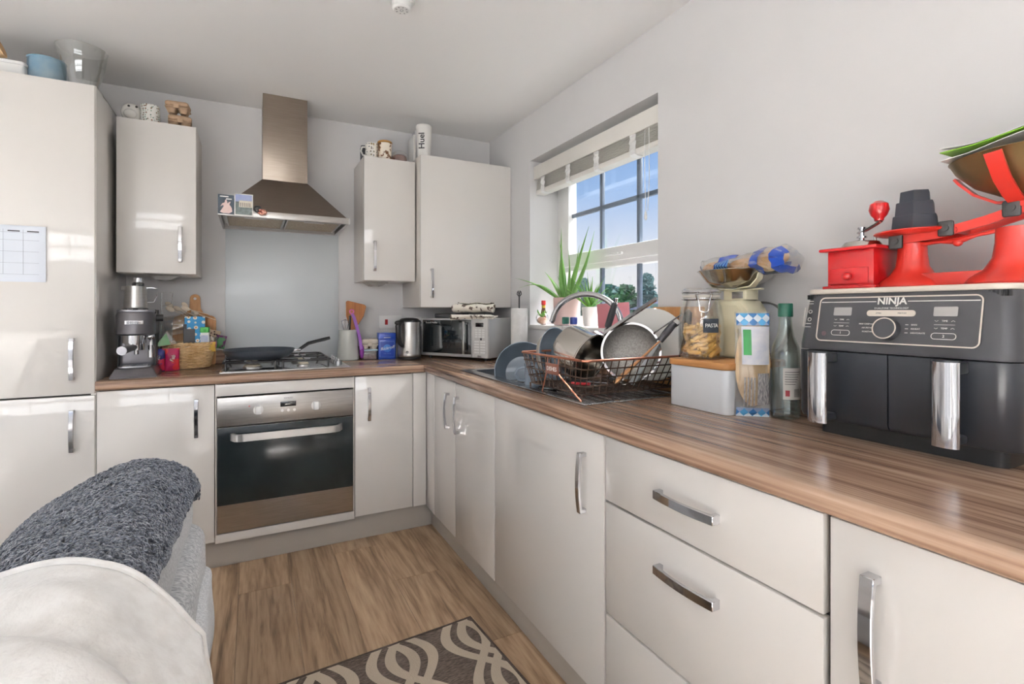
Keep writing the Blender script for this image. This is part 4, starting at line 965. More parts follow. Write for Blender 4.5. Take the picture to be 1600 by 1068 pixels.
sc_ = Vector((-.235, -1.815, 1.045)); sn = Vector((-.72, -.68, .18)).normalized()
Ms = aim(iv @ sc_, sn)
b = B(); b.lathe([(.103, 0), (.098, -.02), (.08, -.042), (.05, -.054), (0, -.058), (0, -.0595), (.05, -.0555), (.0815, -.0435), (.0995, -.02), (.1045, 0)], 44, Ms); obj('mesh_bowl', b, MESH_, t)
b = B(); b.lathe([(.101, -.006), (.109, -.006), (.109, .006), (.101, .006)], 48, Ms, closed=True); obj('rim', b, CHROME, t)
for dz in (-.014, .014):
    b = B(); c0 = sc_+Vector((.055, -.06, .055+dz)); c1 = Vector((-.165, -2.025, 1.185+dz)); b.tube([iv @ c0, iv @ c1], .0028, 8); obj('prong', b, CHROME, t)
CER = mat('white_ceramic', (234, 232, 226), .2, coat=.6, c2=(230, 228, 222), ns=4); GCE = mat('blue_grey_ceramic', (122, 136, 150), .25, coat=.5, c2=(126, 140, 154), ns=4)
PLT = [(0, 0), (.07, 0), (.075, .004), (.12, .018), (.1215, .020), (.12, .0225), (.074, .0085), (0, .006)]
t = thing('white_plate', 'large white plate upright at the back of the dish rack', 'plate', (-.14, -1.79, .95)); iv = MW[t.name].inverted()
b = B(); b.lathe([(r_*1.12, z) for r_, z in PLT], 48, aim(iv @ Vector((-.125, -1.80, 1.068)), (-.80, -.58, .2))); obj('plate_body', b, CER, t)
t = thing('side_plate', 'thin white plate behind the large plate in the rack', 'plate', (-.11, -1.76, .95)); iv = MW[t.name].inverted()
b = B(); b.lathe([(r_*1.1, z) for r_, z in PLT], 48, aim(iv @ Vector((-.10, -1.785, 1.060)), (-.80, -.58, .2))); obj('plate_body', b, CER, t)
t = thing('cream_bowl', 'cream bowl with blue-grey inside standing on edge at the left of the rack', 'bowl', (-.40, -1.56, .95)); iv = MW[t.name].inverted()
Mb = aim(iv @ Vector((-.425, -1.52, 1.02)), (.32, -.93, .12))
b = B(); b.lathe([(0, 0), (.04, 0), (.05, .004), (.085, .03), (.102, .06), (.1035, .062)], 44, Mb); obj('bowl_outside', b, mat('cream_ceramic', (214, 208, 196), .25, coat=.5, c2=(208, 202, 190), ns=4), t)
b = B(); b.lathe([(.1035, .0622), (.1, .0625), (.082, .034), (.045, .008), (0, .006)], 44, Mb); obj('bowl_inside', b, GCE, t)
t = thing('chopping_board', 'wooden chopping board leaning on the wall behind the rack', 'chopping board', (-.04, -1.83, .9055))
b = B(); b.box(-.009, .009, -.125, .125, 0, .305, r=.004, M=T(.006, 0, 0) @ RY(3)); obj('board', b, BAMBOO, t)
t = thing('wooden_turner', 'wooden turner with grey handle leaning across the rack', 'turner', (-.3, -1.93, .93)); iv = MW[t.name].inverted()
q0_, q1_, q2_ = Vector((-.355, -1.872, .945)), Vector((-.232, -1.960, 1.092)), Vector((-.192, -1.988, 1.155))
WOOD2 = wood('turner_wood', [(.2, (160, 104, 60)), (.5, (200, 146, 98)), (.8, (218, 170, 122))], 'Z', 2, .5)
b = B(); b.tube([iv @ q0_, iv @ q0_.lerp(q1_, .35), iv @ q0_.lerp(q1_, .6), iv @ q1_], [.026, .024, .013, .010], 10, flat=.3); obj('blade', b, WOOD2, t)
b = B(); b.tube([iv @ q1_, iv @ q1_.lerp(q2_, .5), iv @ q2_], [.011, .013, .012], 10); obj('grip', b, DGREY, t)
t = thing('black_spoon', 'black nylon spoon upright at the right of the dish rack', 'spoon', (-.13, -1.99, .93)); iv = MW[t.name].inverted()
b = B(); b.tube([iv @ Vector((-.15, -1.945, .93)), iv @ Vector((-.155, -1.98, 1.05)), iv @ Vector((-.16, -2.005, 1.11))], .005, 8); b.tube([iv @ Vector((-.16, -2.0, 1.10)), iv @ Vector((-.162, -2.012, 1.15)), iv @ Vector((-.163, -2.02, 1.19)), iv @ Vector((-.163, -2.022, 1.20))], [.006, .021, .018, .004], 12, flat=.35); obj('spoon_body', b, BLACK, t)
t = thing('grey_spatula', 'pale grey silicone spatula lying against the turner', 'spatula', (-.27, -1.9, .93)); iv = MW[t.name].inverted()
b = B(); b.tube([iv @ Vector((-.29, -1.882, .94)), iv @ Vector((-.235, -1.90, 1.02)), iv @ Vector((-.18, -1.925, 1.11))], [.02, .014, .006], 10, flat=.35); obj('spatula_body', b, mat('pale_grey_silicone', (178, 184, 190), .5, c2=(184, 190, 196), ns=5), t)
for i, (x0, y0, x1, y1, m_, l) in enumerate(((-.42, -1.66, -.32, -1.80, BLACK, 'black handled knife lying on the rack base'), (-.45, -1.74, -.36, -1.86, mat('red_handle', (178, 36, 44), .4, c2=(170, 32, 40), ns=4), 'red handled peeler lying on the rack base'), (-.22, -1.66, -.30, -1.86, DGREY, 'dark grey handled knife lying under the sieve'))):
    t = thing('drying_knife', l, 'cutlery', (x0, y0, .925), 0, 'cutlery on the rack base')
    dx, dy = x1-x0, y1-y0
    b = B(); b.tube([(0, 0, .01), (dx*.5, dy*.5, .011)], .008, 8, flat=.7); obj('grip', b, m_, t)
    b = B(); b.strap([(dx*.5, dy*.5, .011), (dx, dy, .01)], .016, .0016, (0, 0, 1)); obj('blade', b, CHROME, t)
# grey bowl and mug at the sink
t = thing('grey_mixing_bowl', 'large blue-grey mixing bowl standing on its side in the sink', 'bowl', (-.34, -1.25, .75)); iv = MW[t.name].inverted()
Mb = aim(iv @ Vector((-.315, -1.13, .895)), (-.42, -.88, .2))
b = B(); b.lathe([(0, 0), (.07, 0), (.085, .008), (.115, .06), (.128, .11), (.134, .135), (.131, .137), (.124, .11), (.111, .062), (.08, .012), (0, .006)], 48, Mb); obj('bowl_body', b, GCE, t)
t = thing('grey_mug', 'blue-grey mug with a loop handle beside the dish rack', 'mug', (-.468, -1.515, .899))
b = B(); b.lathe([(0, 0), (.036, 0), (.04, .004), (.041, .088), (.0385, .088), (.037, .008), (0, .006)], 32); obj('mug_body', b, GCE, t)
b = B(); b.tube([(-.038, .012, .074), (-.062, .024, .066), (-.072, .028, .045), (-.06, .022, .022), (-.038, .012, .02)], .006, 10); obj('mug_handle', b, GCE, t)
t = thing('saucer', 'flat dark saucer under the front corner of the rack', 'saucer', (-.47, -1.63, .899))
b = B(); b.lathe([(0, 0), (.03, 0), (.045, .006), (.043, .008), (.03, .004), (0, .004)], 28); obj('saucer_body', b, BLKG, t)
t = thing('white_cloth_stack', 'folded white dishcloths on the worktop behind the sink', 'cloth', (-.115, -.845, .9005))
for k in range(2):
    b = B(); b.box(-.05+.004*k, .05-.004*k, -.065, .065, .001+.014*k, .013+.014*k, r=.005, seg=3, M=RZ(6*k)); obj('cloth_layer', b, mat('white_towel', (232, 232, 230), .9, c2=(224, 224, 222), ns=50, bump=.5, bs=200) if k == 0 else bpy.data.materials['white_towel'], t)
# washing-up bottles
for i, (y, m_, l, cat) in enumerate(((-1.100, mat('green_cap', (24, 92, 78), .4, c2=(20, 84, 70), ns=4), 'clear washing-up bottle with a dark green cap behind the sink', 'bottle'), (-1.172, mat('blue_cap', (34, 62, 140), .4, c2=(30, 56, 130), ns=4), 'clear washing-up bottle with a blue cap behind the sink', 'bottle'))):
    t = thing('washing_up_bottle', l, cat, (-.048, y, .9055), 0, 'washing-up bottles')
    b = B(); b.lathe([(0, 0), (.026, 0), (.028, .004), (.028, .17), (.018, .215), (.0165, .222), (.0165, .225), (0, .225)], 24); obj('bottle_body', b, PLASTIC, t)
    b = B(); b.cyl(.025, .004, .09, 20); obj('liquid', b, glass('pale_liquid', (.86, .9, .9, 1), .05, .4, .05) if i == 0 else bpy.data.materials['pale_liquid'], t)
    b = B(); b.cyl(.0185, .222, .258, 20, bev=.003); obj('cap', b, m_, t)

# ---------------------------------------------------------------- window sill
ZS = 1.1135
def leaf(b, base, tip, w, droop=.0, side=0.0, n=10):
    base, tip = Vector(base), Vector(tip); d = tip-base; L = d.length
    s_ = d.cross(Vector((0, 0, 1))); s_ = s_.normalized() if s_.length > 1e-4 else Vector((1, 0, 0))
    pts = []; rr = []
    for k in range(n+1):
        f = k/n; pts.append(base+d*f+Vector((0, 0, droop*L*math.sin(PI*f)))+s_*side*L*math.sin(PI*f)); rr.append(max(.0008, w*(1-f**1.6)*(.75+.5*math.sin(PI*min(1, f*1.6))*.5)))
    b.tube(pts, rr, 8, flat=.42)
ALOE = mat('aloe_leaf', (96, 148, 70), .4, c2=(128, 172, 92), ns=18, nst=(1, 1, .3), bump=.15, bs=60)
t = thing('aloe_plant', 'tall spiky aloe growing in the pink pot on the window sill', 'plant', (.088, -.905, ZS+.14))
AL = [((.0, -.01, 0), (.07, -.11, .40), .019, .0, .02), ((0, .02, 0), (-.02, .045, .335), .019, 0, .06), ((.01, -.02, 0), (.04, -.20, .36), .018, 0, -.05), ((-.01, .01, 0), (-.03, .01, .40), .018, 0, .03),
      ((-.02, .03, 0), (-.165, .30, .135), .015, .06, .0), ((-.02, .03, 0), (-.165, .25, .075), .012, .18, .0), ((-.01, .02, 0), (-.03, .19, .17), .015, .06, 0), ((.01, -.02, 0), (.04, -.14, .225), .014, -.05, -.03), ((.02, -.01, 0), (.035, -.07, .30), .013, 0, 0), ((-.02, 0, 0), (-.055, -.015, .22), .014, 0, .05), ((.0, .01, 0), (.01, .11, .14), .013, .05, 0), ((-.015, -.02, 0), (-.05, -.09, .27), .013, 0, -.04)]
for a_, c_, w_, d_, s_ in AL:
    b = B(); leaf(b, a_, c_, w_*1.35, d_, s_, 12); obj('leaf', b, ALOE, t)
b = B(); b.cyl(.063, -.012, -.004, 24); obj('soil', b, mat('potting_soil', (70, 54, 42), .9, c2=(50, 38, 30), ns=60, bump=.6, bs=200), t)
t = thing('pink_plant_pot', 'large pale pink cylindrical plant pot on the sill', 'plant pot', (.088, -.905, ZS))
b = B(); b.lathe([(0, .002), (.068, .002), (.072, .006), (.076, .15), (.0755, .154), (.071, .154), (.070, .15), (.067, .12), (0, .12)], 44); obj('pot_wall', b, mat('pale_pink_glaze', (214, 184, 178), .45, c2=(220, 192, 186), ns=4), t)
t = thing('small_succulent', 'small bright green spiky succulent in the white pot', 'plant', (.115, -1.085, ZS+.092))
LG = mat('bright_succulent_leaf', (118, 176, 56), .4, c2=(70, 128, 66), ns=9, bump=.1, bs=60)
q = random.Random(5)
for k in range(26):
    a = 2*PI*k/26*3.1; el_ = .35+.85*((k*7) % 26)/26; L = .165+.05*q.random()
    rad_ = math.cos(el_)*L; tx, ty = rad_*math.cos(a), rad_*math.sin(a)
    tx = max(-.13, min(.06, tx))
    b = B(); leaf(b, (0, 0, 0), (tx, ty, math.sin(el_)*L), .0095, .05, 0, 8); obj('leaf', b, LG, t)
t = thing('small_white_pot', 'small white tapered plant pot on the sill', 'plant pot', (.115, -1.085, ZS))
b = B(); b.lathe([(0, .002), (.034, .002), (.036, .006), (.044, .1), (.0435, .102), (.041, .1), (.036, .084), (0, .084)], 36); obj('pot_wall', b, CER, t)
t = thing('hot_sauce_bottle', 'small hot sauce bottle with red cap at the left of the sill', 'bottle', (.06, -.70, ZS))
b = B(); b.lathe([(0, 0), (.014, 0), (.016, .004), (.016, .07), (.0105, .095), (.0105, .118), (0, .118)], 20); obj('bottle_body', b, mat('dark_sauce', (96, 52, 34), .15, c2=(110, 62, 40), ns=8, coat=.8), t)
b = B(); b.cyl(.0113, .098, .114, 18); obj('neck_label', b, mat('yellow_label', (222, 190, 60), .5, c2=(206, 170, 50), ns=20), t)
b = B(); b.cyl(.013, .116, .142, 18, bev=.002); obj('cap', b, mat('red_cap', (214, 46, 44), .4, c2=(204, 42, 40), ns=4), t)
t = thing('terrarium_ball', 'round glass ball with dry moss and sprigs beside the sauce bottle', 'ornament', (.03, -.735, ZS))
b = B(); b.lathe([(0, .001)]+[(.038*math.sin(a), .038-.038*math.cos(a)) for a in [PI*k/14 for k in range(2, 12)]], 24); obj('glass_ball', b, CLEAR, t)
b = B(); b.ball(.03, (0, 0, .026), (1, 1, .7), 14); obj('pebbles', b, mat('brown_pebbles', (176, 124, 96), .7, c2=(210, 170, 146), ns=70), t)
b = B()
for k in range(16):
    a = k*2.4; b.tube([(0, 0, .04), (.018*math.cos(a), .018*math.sin(a), .062), (.03*math.cos(a), .03*math.sin(a), .07+.02*math.sin(k))], [.003, .004, .001], 6)
obj('sprig', b, LG, t)
t = thing('pink_gift_box', 'dusky pink box with a patterned side standing on the sill', 'box', (.075, -1.335, ZS), -38)
b = B(); b.box(-.075, .075, -.03, .03, 0, .118, r=.002, M=RY(-4)); bx_ = obj('box_body', b, mat('dusky_pink_card', (186, 112, 118), .6, c2=(192, 120, 126), ns=5), t)
b = B(); b.box(.0752, .0765, -.029, .029, .003, .116, M=RY(-4)); obj('printed_side', b, mat('lilac_print', (186, 166, 190), .6, c2=(146, 120, 160), ns=60), bx_)
t = thing('teal_sill_pot', 'small teal tapered pot at the right end of the sill', 'pot', (.085, -1.615, ZS))
b = B(); b.lathe([(0, 0), (.026, 0), (.034, .112), (.030, .112), (.024, .006), (0, .006)], 4, RZ(45)); obj('pot_wall', b, mat('teal_paint', (132, 168, 170), .6, c2=(126, 162, 164), ns=5), t)
# ================================================================ right-hand worktop
t = thing('bread_bin', 'white metal bread bin with a wooden lid', 'bread bin', (-.15, -2.168, .9005))
b = B(); b.vbox(-.138, .125, -.112, .112, 0, .126, .022, 5, .002); obj('bin_body', b, mat('white_enamel', (214, 218, 222), .3, c2=(218, 222, 226), ns=4, coat=.3), t)
b = B(); b.vbox(-.142, .129, -.116, .116, .1262, .146, .024, 5, .003); obj('bin_lid', b, BAMBOOX, t)
ZL = 1.047
# pasta jar
t = thing('pasta_jar', 'large clip-top glass jar with a chalkboard label', 'jar', (-.210, -2.118, ZL))
b = B(); b.lathe([(0, .001), (.058, .001), (.066, .008), (.068, .03), (.067, .12), (.061, .16), (.053, .178), (.053, .190), (.050, .190), (.050, .178), (.058, .158), (.064, .12), (.065, .03), (.056, .006), (0, .005)], 44); jb = obj('jar_wall', b, CLEAR, t)
b = B(); b.lathe([(0, .197), (.054, .197), (.057, .2), (.057, .212), (.05, .218), (.03, .214), (0, .213)], 40); obj('lid', b, CLEAR, t)
b = B(); b.lathe([(.0505, .190), (.056, .190), (.056, .196), (.0505, .196)], 40, closed=True); obj('seal', b, mat('pale_rubber', (214, 210, 200), .6, c2=(206, 202, 192), ns=5), t)
b = B()
for z in (.183, .205): b.tube([(.0575*math.cos(2*PI*k/40), .0575*math.sin(2*PI*k/40), z) for k in range(40)], .0017, 6, closed=True)
Mc = RZ(-92); 
b.tube([(-.016, -.058, .206), (-.02, -.068, .196), (-.014, -.066, .17), (-.012, -.063, .148), (0, -.064, .144), (.012, -.063, .148), (.014, -.066, .17), (.02, -.068, .196), (.016, -.058, .206)], .0019, 6, M=RZ(-40))
b.tube([(-.02, -.057, .184), (-.024, -.066, .198), (0, -.072, .202), (.024, -.066, .198), (.02, -.057, .184)], .0019, 6, M=RZ(-40)); obj('wire_clip', b, CHROME, t)
Ml = RZ(-22)
def lab(u, v):
    a = -PI/2+(u-.5)*.72; r_ = .0688; return (r_*math.cos(a), r_*math.sin(a), .082+.042*v)
b = B(); b.surf(lab, 16, 4, th=.0006, M=Ml); lb = obj('label', b, mat('chalkboard_label', (34, 42, 52), .7, c2=(38, 46, 56), ns=20), t)
for i, ch_ in enumerate('PASTA'):
    a = math.degrees(((i-2)*.115)); text('lettering', ch_, .0165, PRINT, lb, Ml @ RZ(a) @ T(0, -.0697, .103) @ RX(90))
PAS = mat('dry_pasta', (220, 172, 84), .5, c2=(232, 190, 110), ns=30)
b = B(); b.lathe([(.0048, -.02), (.0066, -.02), (.0066, .02), (.0048, .02)], 10, closed=True)
p0 = obj('pasta_tube', b, PAS); tag(p0, 'ridged dry pasta tube in the clip-top jar', 'pasta', 'pasta tubes in the jar')
q = random.Random(11); n_ = 0
for layer in range(7):
    zz = .012+layer*.0125
    for k in range(13 if layer < 6 else 9):
        rr = [.047, .028, .047, .05, .01][k % 5]*(.93+.1*q.random()); a = q.random()*6.28+k
        if rr*1.0 > .05: rr = .05
        x, y = -.210+rr*math.cos(a), -2.118+rr*math.sin(a)
        o = p0 if n_ == 0 else p0.copy()
        if n_: C.objects.link(o)
        n_ += 1
        tilt = q.uniform(50, 88); o.location = (x, y, ZL+.008+zz); o.rotation_euler = (0, R(tilt), a+PI/2+q.uniform(-.35, .35))
# cream kitchen scale behind the jar
CRM = mat('cream_enamel', (226, 220, 190), .35, c2=(230, 224, 194), ns=4, coat=.4)
t = thing('kitchen_scale', 'cream mechanical kitchen scale with a steel bowl on the bread bin', 'kitchen scale', (-.092, -2.162, ZL+.0005), -90)
b = B(); b.prism([(-.095, 0), (.07, 0), (.07, .15), (.045, .182), (-.06, .182), (-.095, .13)], -.045, .045, RX(90), bev=.006); sb = obj('scale_body', b, CRM, t)
b = B(); b.prism([(-.085, .01), (.05, .01), (.05, .14), (.03, .165), (-.05, .165), (-.085, .12)], .0455, .0475, RX(90), bev=.0006); obj('cover_plate', b, CRM, sb)
b = B(); b.vbox(-.035, .05, -.03, .03, .182, .212, .006, 3); nk = obj('neck', b, CRM, t)
b = B(); b.box(.0, .04, -.0315, -.0295, .186, .207, r=.001); obj('neck_plate', b, STEEL, nk)
b = B(); b.box(-.07, .085, -.008, .008, .212, .217, r=.002); b.box(-.008, .008, -.07, .07, .212, .217, r=.002)
obj('cradle_arm', b, CRM, t)
for a in (0, 180):
    b = B(); b.strap([(-.02, 0, .2165), (-.065, 0, .222), (-.088, 0, .244), (-.094, 0, .262)], .026, .003, (0, 0, 1), M=RZ(a) @ T(-.008 if a else .0, -.03 if a == 0 else .03, 0)); obj('cradle_strap', b, CRM, t)
t = thing('scale_bowl', 'shallow polished steel bowl on the cream scale', 'bowl', (-.098, -2.160, ZL+.2195), 0)
b = B(); b.lathe([(0, 0), (.05, .002), (.09, .02), (.113, .05), (.119, .054), (.118, .0555), (.111, .052), (.088, .023), (.05, .005), (0, .003)], 52); obj('bowl_body', b, PSTL, t)
# bread bag on the bowl
t = thing('bread_roll_bag', 'clear blue-printed bag of finger rolls lying on the scale bowl', 'bread bag', (-.098, -2.188, ZL+.262), -90)
ROLLM = mat('bread_crust', (206, 158, 108), .7, c2=(226, 186, 142), ns=14)
for i, (x, y, z, rz, L) in enumerate(((-.085, -.02, .022, 4, .055), (.02, -.028, .022, -4, .055), (-.03, .035, .02, 2, .065), (.085, .012, .042, 14, .05), (.098, -.024, .026, 16, .045))):
    b = B(); b.ball(.026, (0, 0, 0), (L/.026, 1, .95), 18, M=T(x, y, z) @ RZ(rz) @ RY(-6 if i == 3 else 0)); obj('finger_roll', b, ROLLM, t)
def bagfn(R0):
    def fn(u, v):
        a = 2*PI*u; x = -.150+.312*v; env = min(1, (v/.10)**.6 if v < .1 else 1, ((1-v)/.08)**.6 if v > .92 else 1)
        big = 1+.38*max(0, v-.5)/.5; wob = 1+.07*math.sin(5*a+14*v)+.05*math.sin(9*a-21*v)
        r_ = R0*env*big*wob
        return (x, r_*1.35*math.cos(a)+.010*v-.004, .026+.012*max(0, v-.5)+r_*.78*math.sin(a)*(1 if math.sin(a) > 0 else .8))
    return fn
b = B(); b.surf(bagfn(.044), 36, 40, wrapu=True); fm = obj('bag_film', b, PLASTIC, t)
BLU = mat('blue_bag_print', (28, 62, 150), .3, c2=(34, 72, 162), ns=6, coat=.5); LBL = mat('light_blue_stripe', (112, 170, 214), .35, c2=(104, 160, 206), ns=6); WPR = mat('white_bag_print', (226, 226, 230), .35, c2=(206, 210, 222), ns=40)
def band(name, v0, v1, u0, u1, m_, R1=.0452, skew=0.0, nn=12):
    f0 = bagfn(R1); b = B(); b.surf(lambda u, v: f0(u0+(u1-u0)*u, v0+(v1-v0)*v+skew*(u-.5)), nn, 8); return obj(name, b, m_, fm)
band('blue_band', .70, .80, .3, 1.02, BLU, skew=.03); band('blue_end', .015, .075, .45, .8, BLU); band('blue_end', .92, .975, .3, .9, BLU)
band('blue_panel', .28, .44, .30, .66, BLU, skew=-.05)
for k in range(5): band('pale_stripe', .295+.03*k, .308+.03*k, .42, .66, LBL, .0457, -.05)
band('white_panel', .22, .66, .66, .76, WPR); band('white_panel', .04, .22, .6, .8, WPR); band('blue_tail', .06, .2, .74, .82, BLU, .0456)
# round tin behind
t = thing('round_grey_tin', 'round grey tin lid standing on the bread bin behind the cream scale', 'tin lid', (-.03, -2.20, ZL))
Mt = aim((0, 0, .089), (-.98, -.05, .12))
b = B(); b.lathe([(0, -.008), (.086, -.008), (.088, -.006), (.088, .012), (.084, .012), (.083, -.002), (0, -.002)], 44, Mt); obj('tin_rim', b, mat('grey_tin', (120, 118, 118), .4, .5, c2=(128, 126, 126), ns=8), t)
b = B(); b.lathe([(0, -.0018), (.0825, -.0018), (.0825, .003), (0, .003)], 40, Mt); obj('tin_face', b, mat('pale_grey_lid', (178, 182, 190), .35, c2=(190, 194, 202), ns=20), t)
# pitta packet
t = thing('pitta_bread_packet', 'clear packet of pitta breads with blue diamond borders', 'bread packet', (-.224, -2.312, .9005), -40)
obj('packet_film', packet(B(), .094, .292, .045, seed=21, crimp=.015), PLASTIC, t)
for i in range(2):
    b = B(); b.ball(.04, (0, .004-.011*i, .145), (1.12, .12, 2.9), 20); obj('pitta', b, mat('pitta_bread', (226, 204, 170), .8, c2=(208, 180, 140), ns=20) if i == 0 else bpy.data.materials['pitta_bread'], t)
def dia(name):
    mt = bpy.data.materials.new(name); mt.use_nodes = True; nt = mt.node_tree; bs = nt.nodes['Principled BSDF']; bs.inputs['Roughness'].default_value = .3
    tcn = nt.nodes.new('ShaderNodeTexCoord'); mp = nt.nodes.new('ShaderNodeMapping'); mp.inputs['Rotation'].default_value = (0, R(45), 0)
    ck = nt.nodes.new('ShaderNodeTexChecker'); ck.inputs['Scale'].default_value = 62; ck.inputs[1].default_value = rgb(84, 160, 208); ck.inputs[2].default_value = rgb(222, 232, 240)
    ck2 = nt.nodes.new('ShaderNodeTexChecker'); ck2.inputs['Scale'].default_value = 31; ck2.inputs[1].default_value = rgb(40, 84, 160); ck2.inputs[2].default_value = (1, 1, 1, 1)
    mx = nt.nodes.new('ShaderNodeMixRGB'); mx.blend_type = 'MULTIPLY'; mx.inputs[0].default_value = .6
    nt.links.new(tcn.outputs['Object'], mp.inputs[0]); nt.links.new(mp.outputs[0], ck.inputs[0]); nt.links.new(mp.outputs[0], ck2.inputs[0])
    nt.links.new(ck.outputs[0], mx.inputs[1]); nt.links.new(ck2.outputs[0], mx.inputs[2]); nt.links.new(mx.outputs[0], bs.inputs[0]); return mt
DIA = dia('blue_diamond_border')
def pk(u0, u1, v0, v1, off=.0015, w=.094, h=.292, d=.045):
    def fn(u, v):
        uu, vv = u0+(u1-u0)*u, v0+(v1-v0)*v; e = (math.sin(PI*min(max((vv-.015)/.97, 0), 1))**.55)*(math.sin(PI*uu)**.5)
        return ((uu-.5)*w*(1-.05*math.sin(PI*vv)), -d/2*e*1.12-off, vv*h)
    return fn
for v0, v1 in ((.0, .085), (.87, .985)):
    b = B(); b.surf(pk(.04, .96, v0, v1), 14, 6); obj('printed_border', b, DIA, t)
b = B(); b.surf(pk(.16, .95, .5, .86), 14, 8); wp = obj('printed_panel', b, WPR, t)
b = B(); b.surf(pk(.2, .42, .59, .83, .0025), 6, 6); obj('green_flash', b, mat('green_flash', (34, 130, 60), .4, c2=(38, 138, 66), ns=5), wp)
b = B()
for k in range(4): b.surf(pk(.22+.09*k, .26+.09*k, .1, .38, .0025), 3, 8)
b.surf(pk(.6, .95, .12, .42, .0014), 8, 8)
obj('printed_text_panel', b, mat('grey_text_print', (190, 188, 186), .5, c2=(120, 120, 126), ns=90, nst=(4, 1, 1)), t)
# glass bottle with green cap
t = thing('clear_glass_bottle', 'tall empty clear glass bottle with a dark green cap', 'bottle', (-.158, -2.366, .9005))
b = B(); b.lathe([(0, .006), (.03, .001), (.035, .004), (.0365, .012), (.0365, .17), (.034, .195), (.022, .225), (.017, .252), (.0155, .275), (.0155, .29), (.0135, .29), (.0135, .275), (.015, .252), (.02, .224), (.032, .194), (.0345, .17), (.0345, .015), (.02, .012), (0, .014)], 36); bt = obj('bottle_wall', b, glass('bottle_glass', (.93, .97, .96, 1), .08, .8), t)
b = B(); b.lathe([(0, .278), (.0185, .278), (.019, .282), (.0185, .312), (.017, .315), (0, .315)], 28); obj('cap', b, mat('dark_green_cap', (26, 86, 70), .4, c2=(24, 80, 66), ns=4), t)
def lab2(u, v):
    a = R(205)+R(85)*u; r_ = .0370; return (r_*math.cos(a), r_*math.sin(a), .055+.085*v)
b = B(); b.surf(lab2, 14, 4, th=.0003); lb = obj('label', b, mat('paper_label', (232, 230, 224), .7, c2=(226, 224, 218), ns=8), bt)
for k in range(9):
    b = B(); b.surf(lambda u, v, k=k: (.03735*math.cos(R(248+3.2*k)+.02*u), .03735*math.sin(R(248+3.2*k)+.02*u), .062+.022*v), 1, 1); obj('barcode_bar', b, DPRINT, lb)
for k in range(6):
    b = B(); b.surf(lambda u, v, k=k: (.03735*math.cos(R(212)+R(70)*u*(.6+.07*k)), .03735*math.sin(R(212)+R(70)*u*(.6+.07*k)), .096+.0065*k+.0012*v), 8, 1); obj('text_line', b, DPRINT, lb)
b = B(); b.surf(lambda u, v: (.03737*math.cos(R(214)+R(16)*u), .03737*math.sin(R(214)+R(16)*u), .064+.016*v), 4, 2); obj('red_seal', b, mat('red_seal_print', (160, 60, 70), .6, c2=(170, 70, 80), ns=10), lb)
# swing-top bottle
t = thing('swing_top_bottle', 'clear swing-top bottle with a burgundy stopper behind the air fryer', 'bottle', (-.052, -2.425, .9005))
b = B(); b.lathe([(0, .001), (.034, .001), (.037, .006), (.037, .2), (.02, .25), (.0155, .29), (.0155, .325), (0, .325)], 28); obj('bottle_wall', b, CLEAR, t)
b = B(); b.lathe([(0, .326), (.016, .326), (.017, .33), (.016, .345), (0, .348)], 20); obj('stopper', b, mat('burgundy_rubber', (110, 36, 50), .5, c2=(104, 32, 46), ns=4), t)
b = B()
for s_ in (-1, 1): b.tube([(s_*.0165, 0, .34), (s_*.024, -.006, .325), (s_*.02, -.014, .30), (s_*.017, -.004, .285)], .0016, 6)
b.tube([(.0165*math.cos(2*PI*k/20), .0165*math.sin(2*PI*k/20), .287) for k in range(20)], .0016, 6, closed=True); obj('swing_wire', b, CHROME, t)

# ---------------------------------------------------------------- air fryer, built facing -y and turned to face the room
AF = mat('charcoal_plastic', (52, 53, 57), .38, c2=(56, 57, 61), ns=8); AFD = mat('charcoal_satin', (40, 43, 49), .28, c2=(44, 47, 53), ns=8); CRMT = mat('warm_silver_trim', (226, 216, 204), .35, .2, c2=(222, 212, 200), ns=6)
t = thing('air_fryer', 'large charcoal two-drawer air fryer at the right end', 'air fryer', (-.14, -2.674, .9005), -90)
b = B(); b.vbox(-.175, .175, -.085, .11, 0, .035, .02, 4); obj('foot', b, BLACK, t)
b = B(); b.vbox(-.2, .2, -.108, .125, .035, .2, .03, 5, .002); obj('body', b, BLACK, t)
tb = bmesh.new()
def ring(hw, yf, yb, z, r_=.032, n=5):
    o = []
    for (cx, cy, a0) in ((hw-r_, yf+r_, -90), (hw-r_, yb-r_, 0), (-hw+r_, yb-r_, 90), (-hw+r_, yf+r_, 180)):
        for k in range(n+1):
            a = R(a0+90*k/n); o.append(tb.verts.new((cx+r_*math.cos(a), cy+r_*math.sin(a), z)))
    return o
rs = [ring(.2035, -.132, .128, .203), ring(.2035, -.132, .128, .215), ring(.194, -.108, .128, .333), ring(.190, -.104, .126, .337)]
for a, c in zip(rs, rs[1:]):
    for k in range(len(a)): tb.faces.new((a[k], a[(k+1) % len(a)], c[(k+1) % len(a)], c[k]))
tb.faces.new(rs[-1]); tb.faces.new(rs[0][::-1]); bmesh.ops.recalc_face_normals(tb, faces=tb.faces[:])
b = B(); b._add(tb); hdn = obj('head', b, AF, t)
b = B(); b.vbox(-.196, .196, -.111, .129, .334, .346, .034, 6, .003); obj('top_plate', b, CRMT, t)
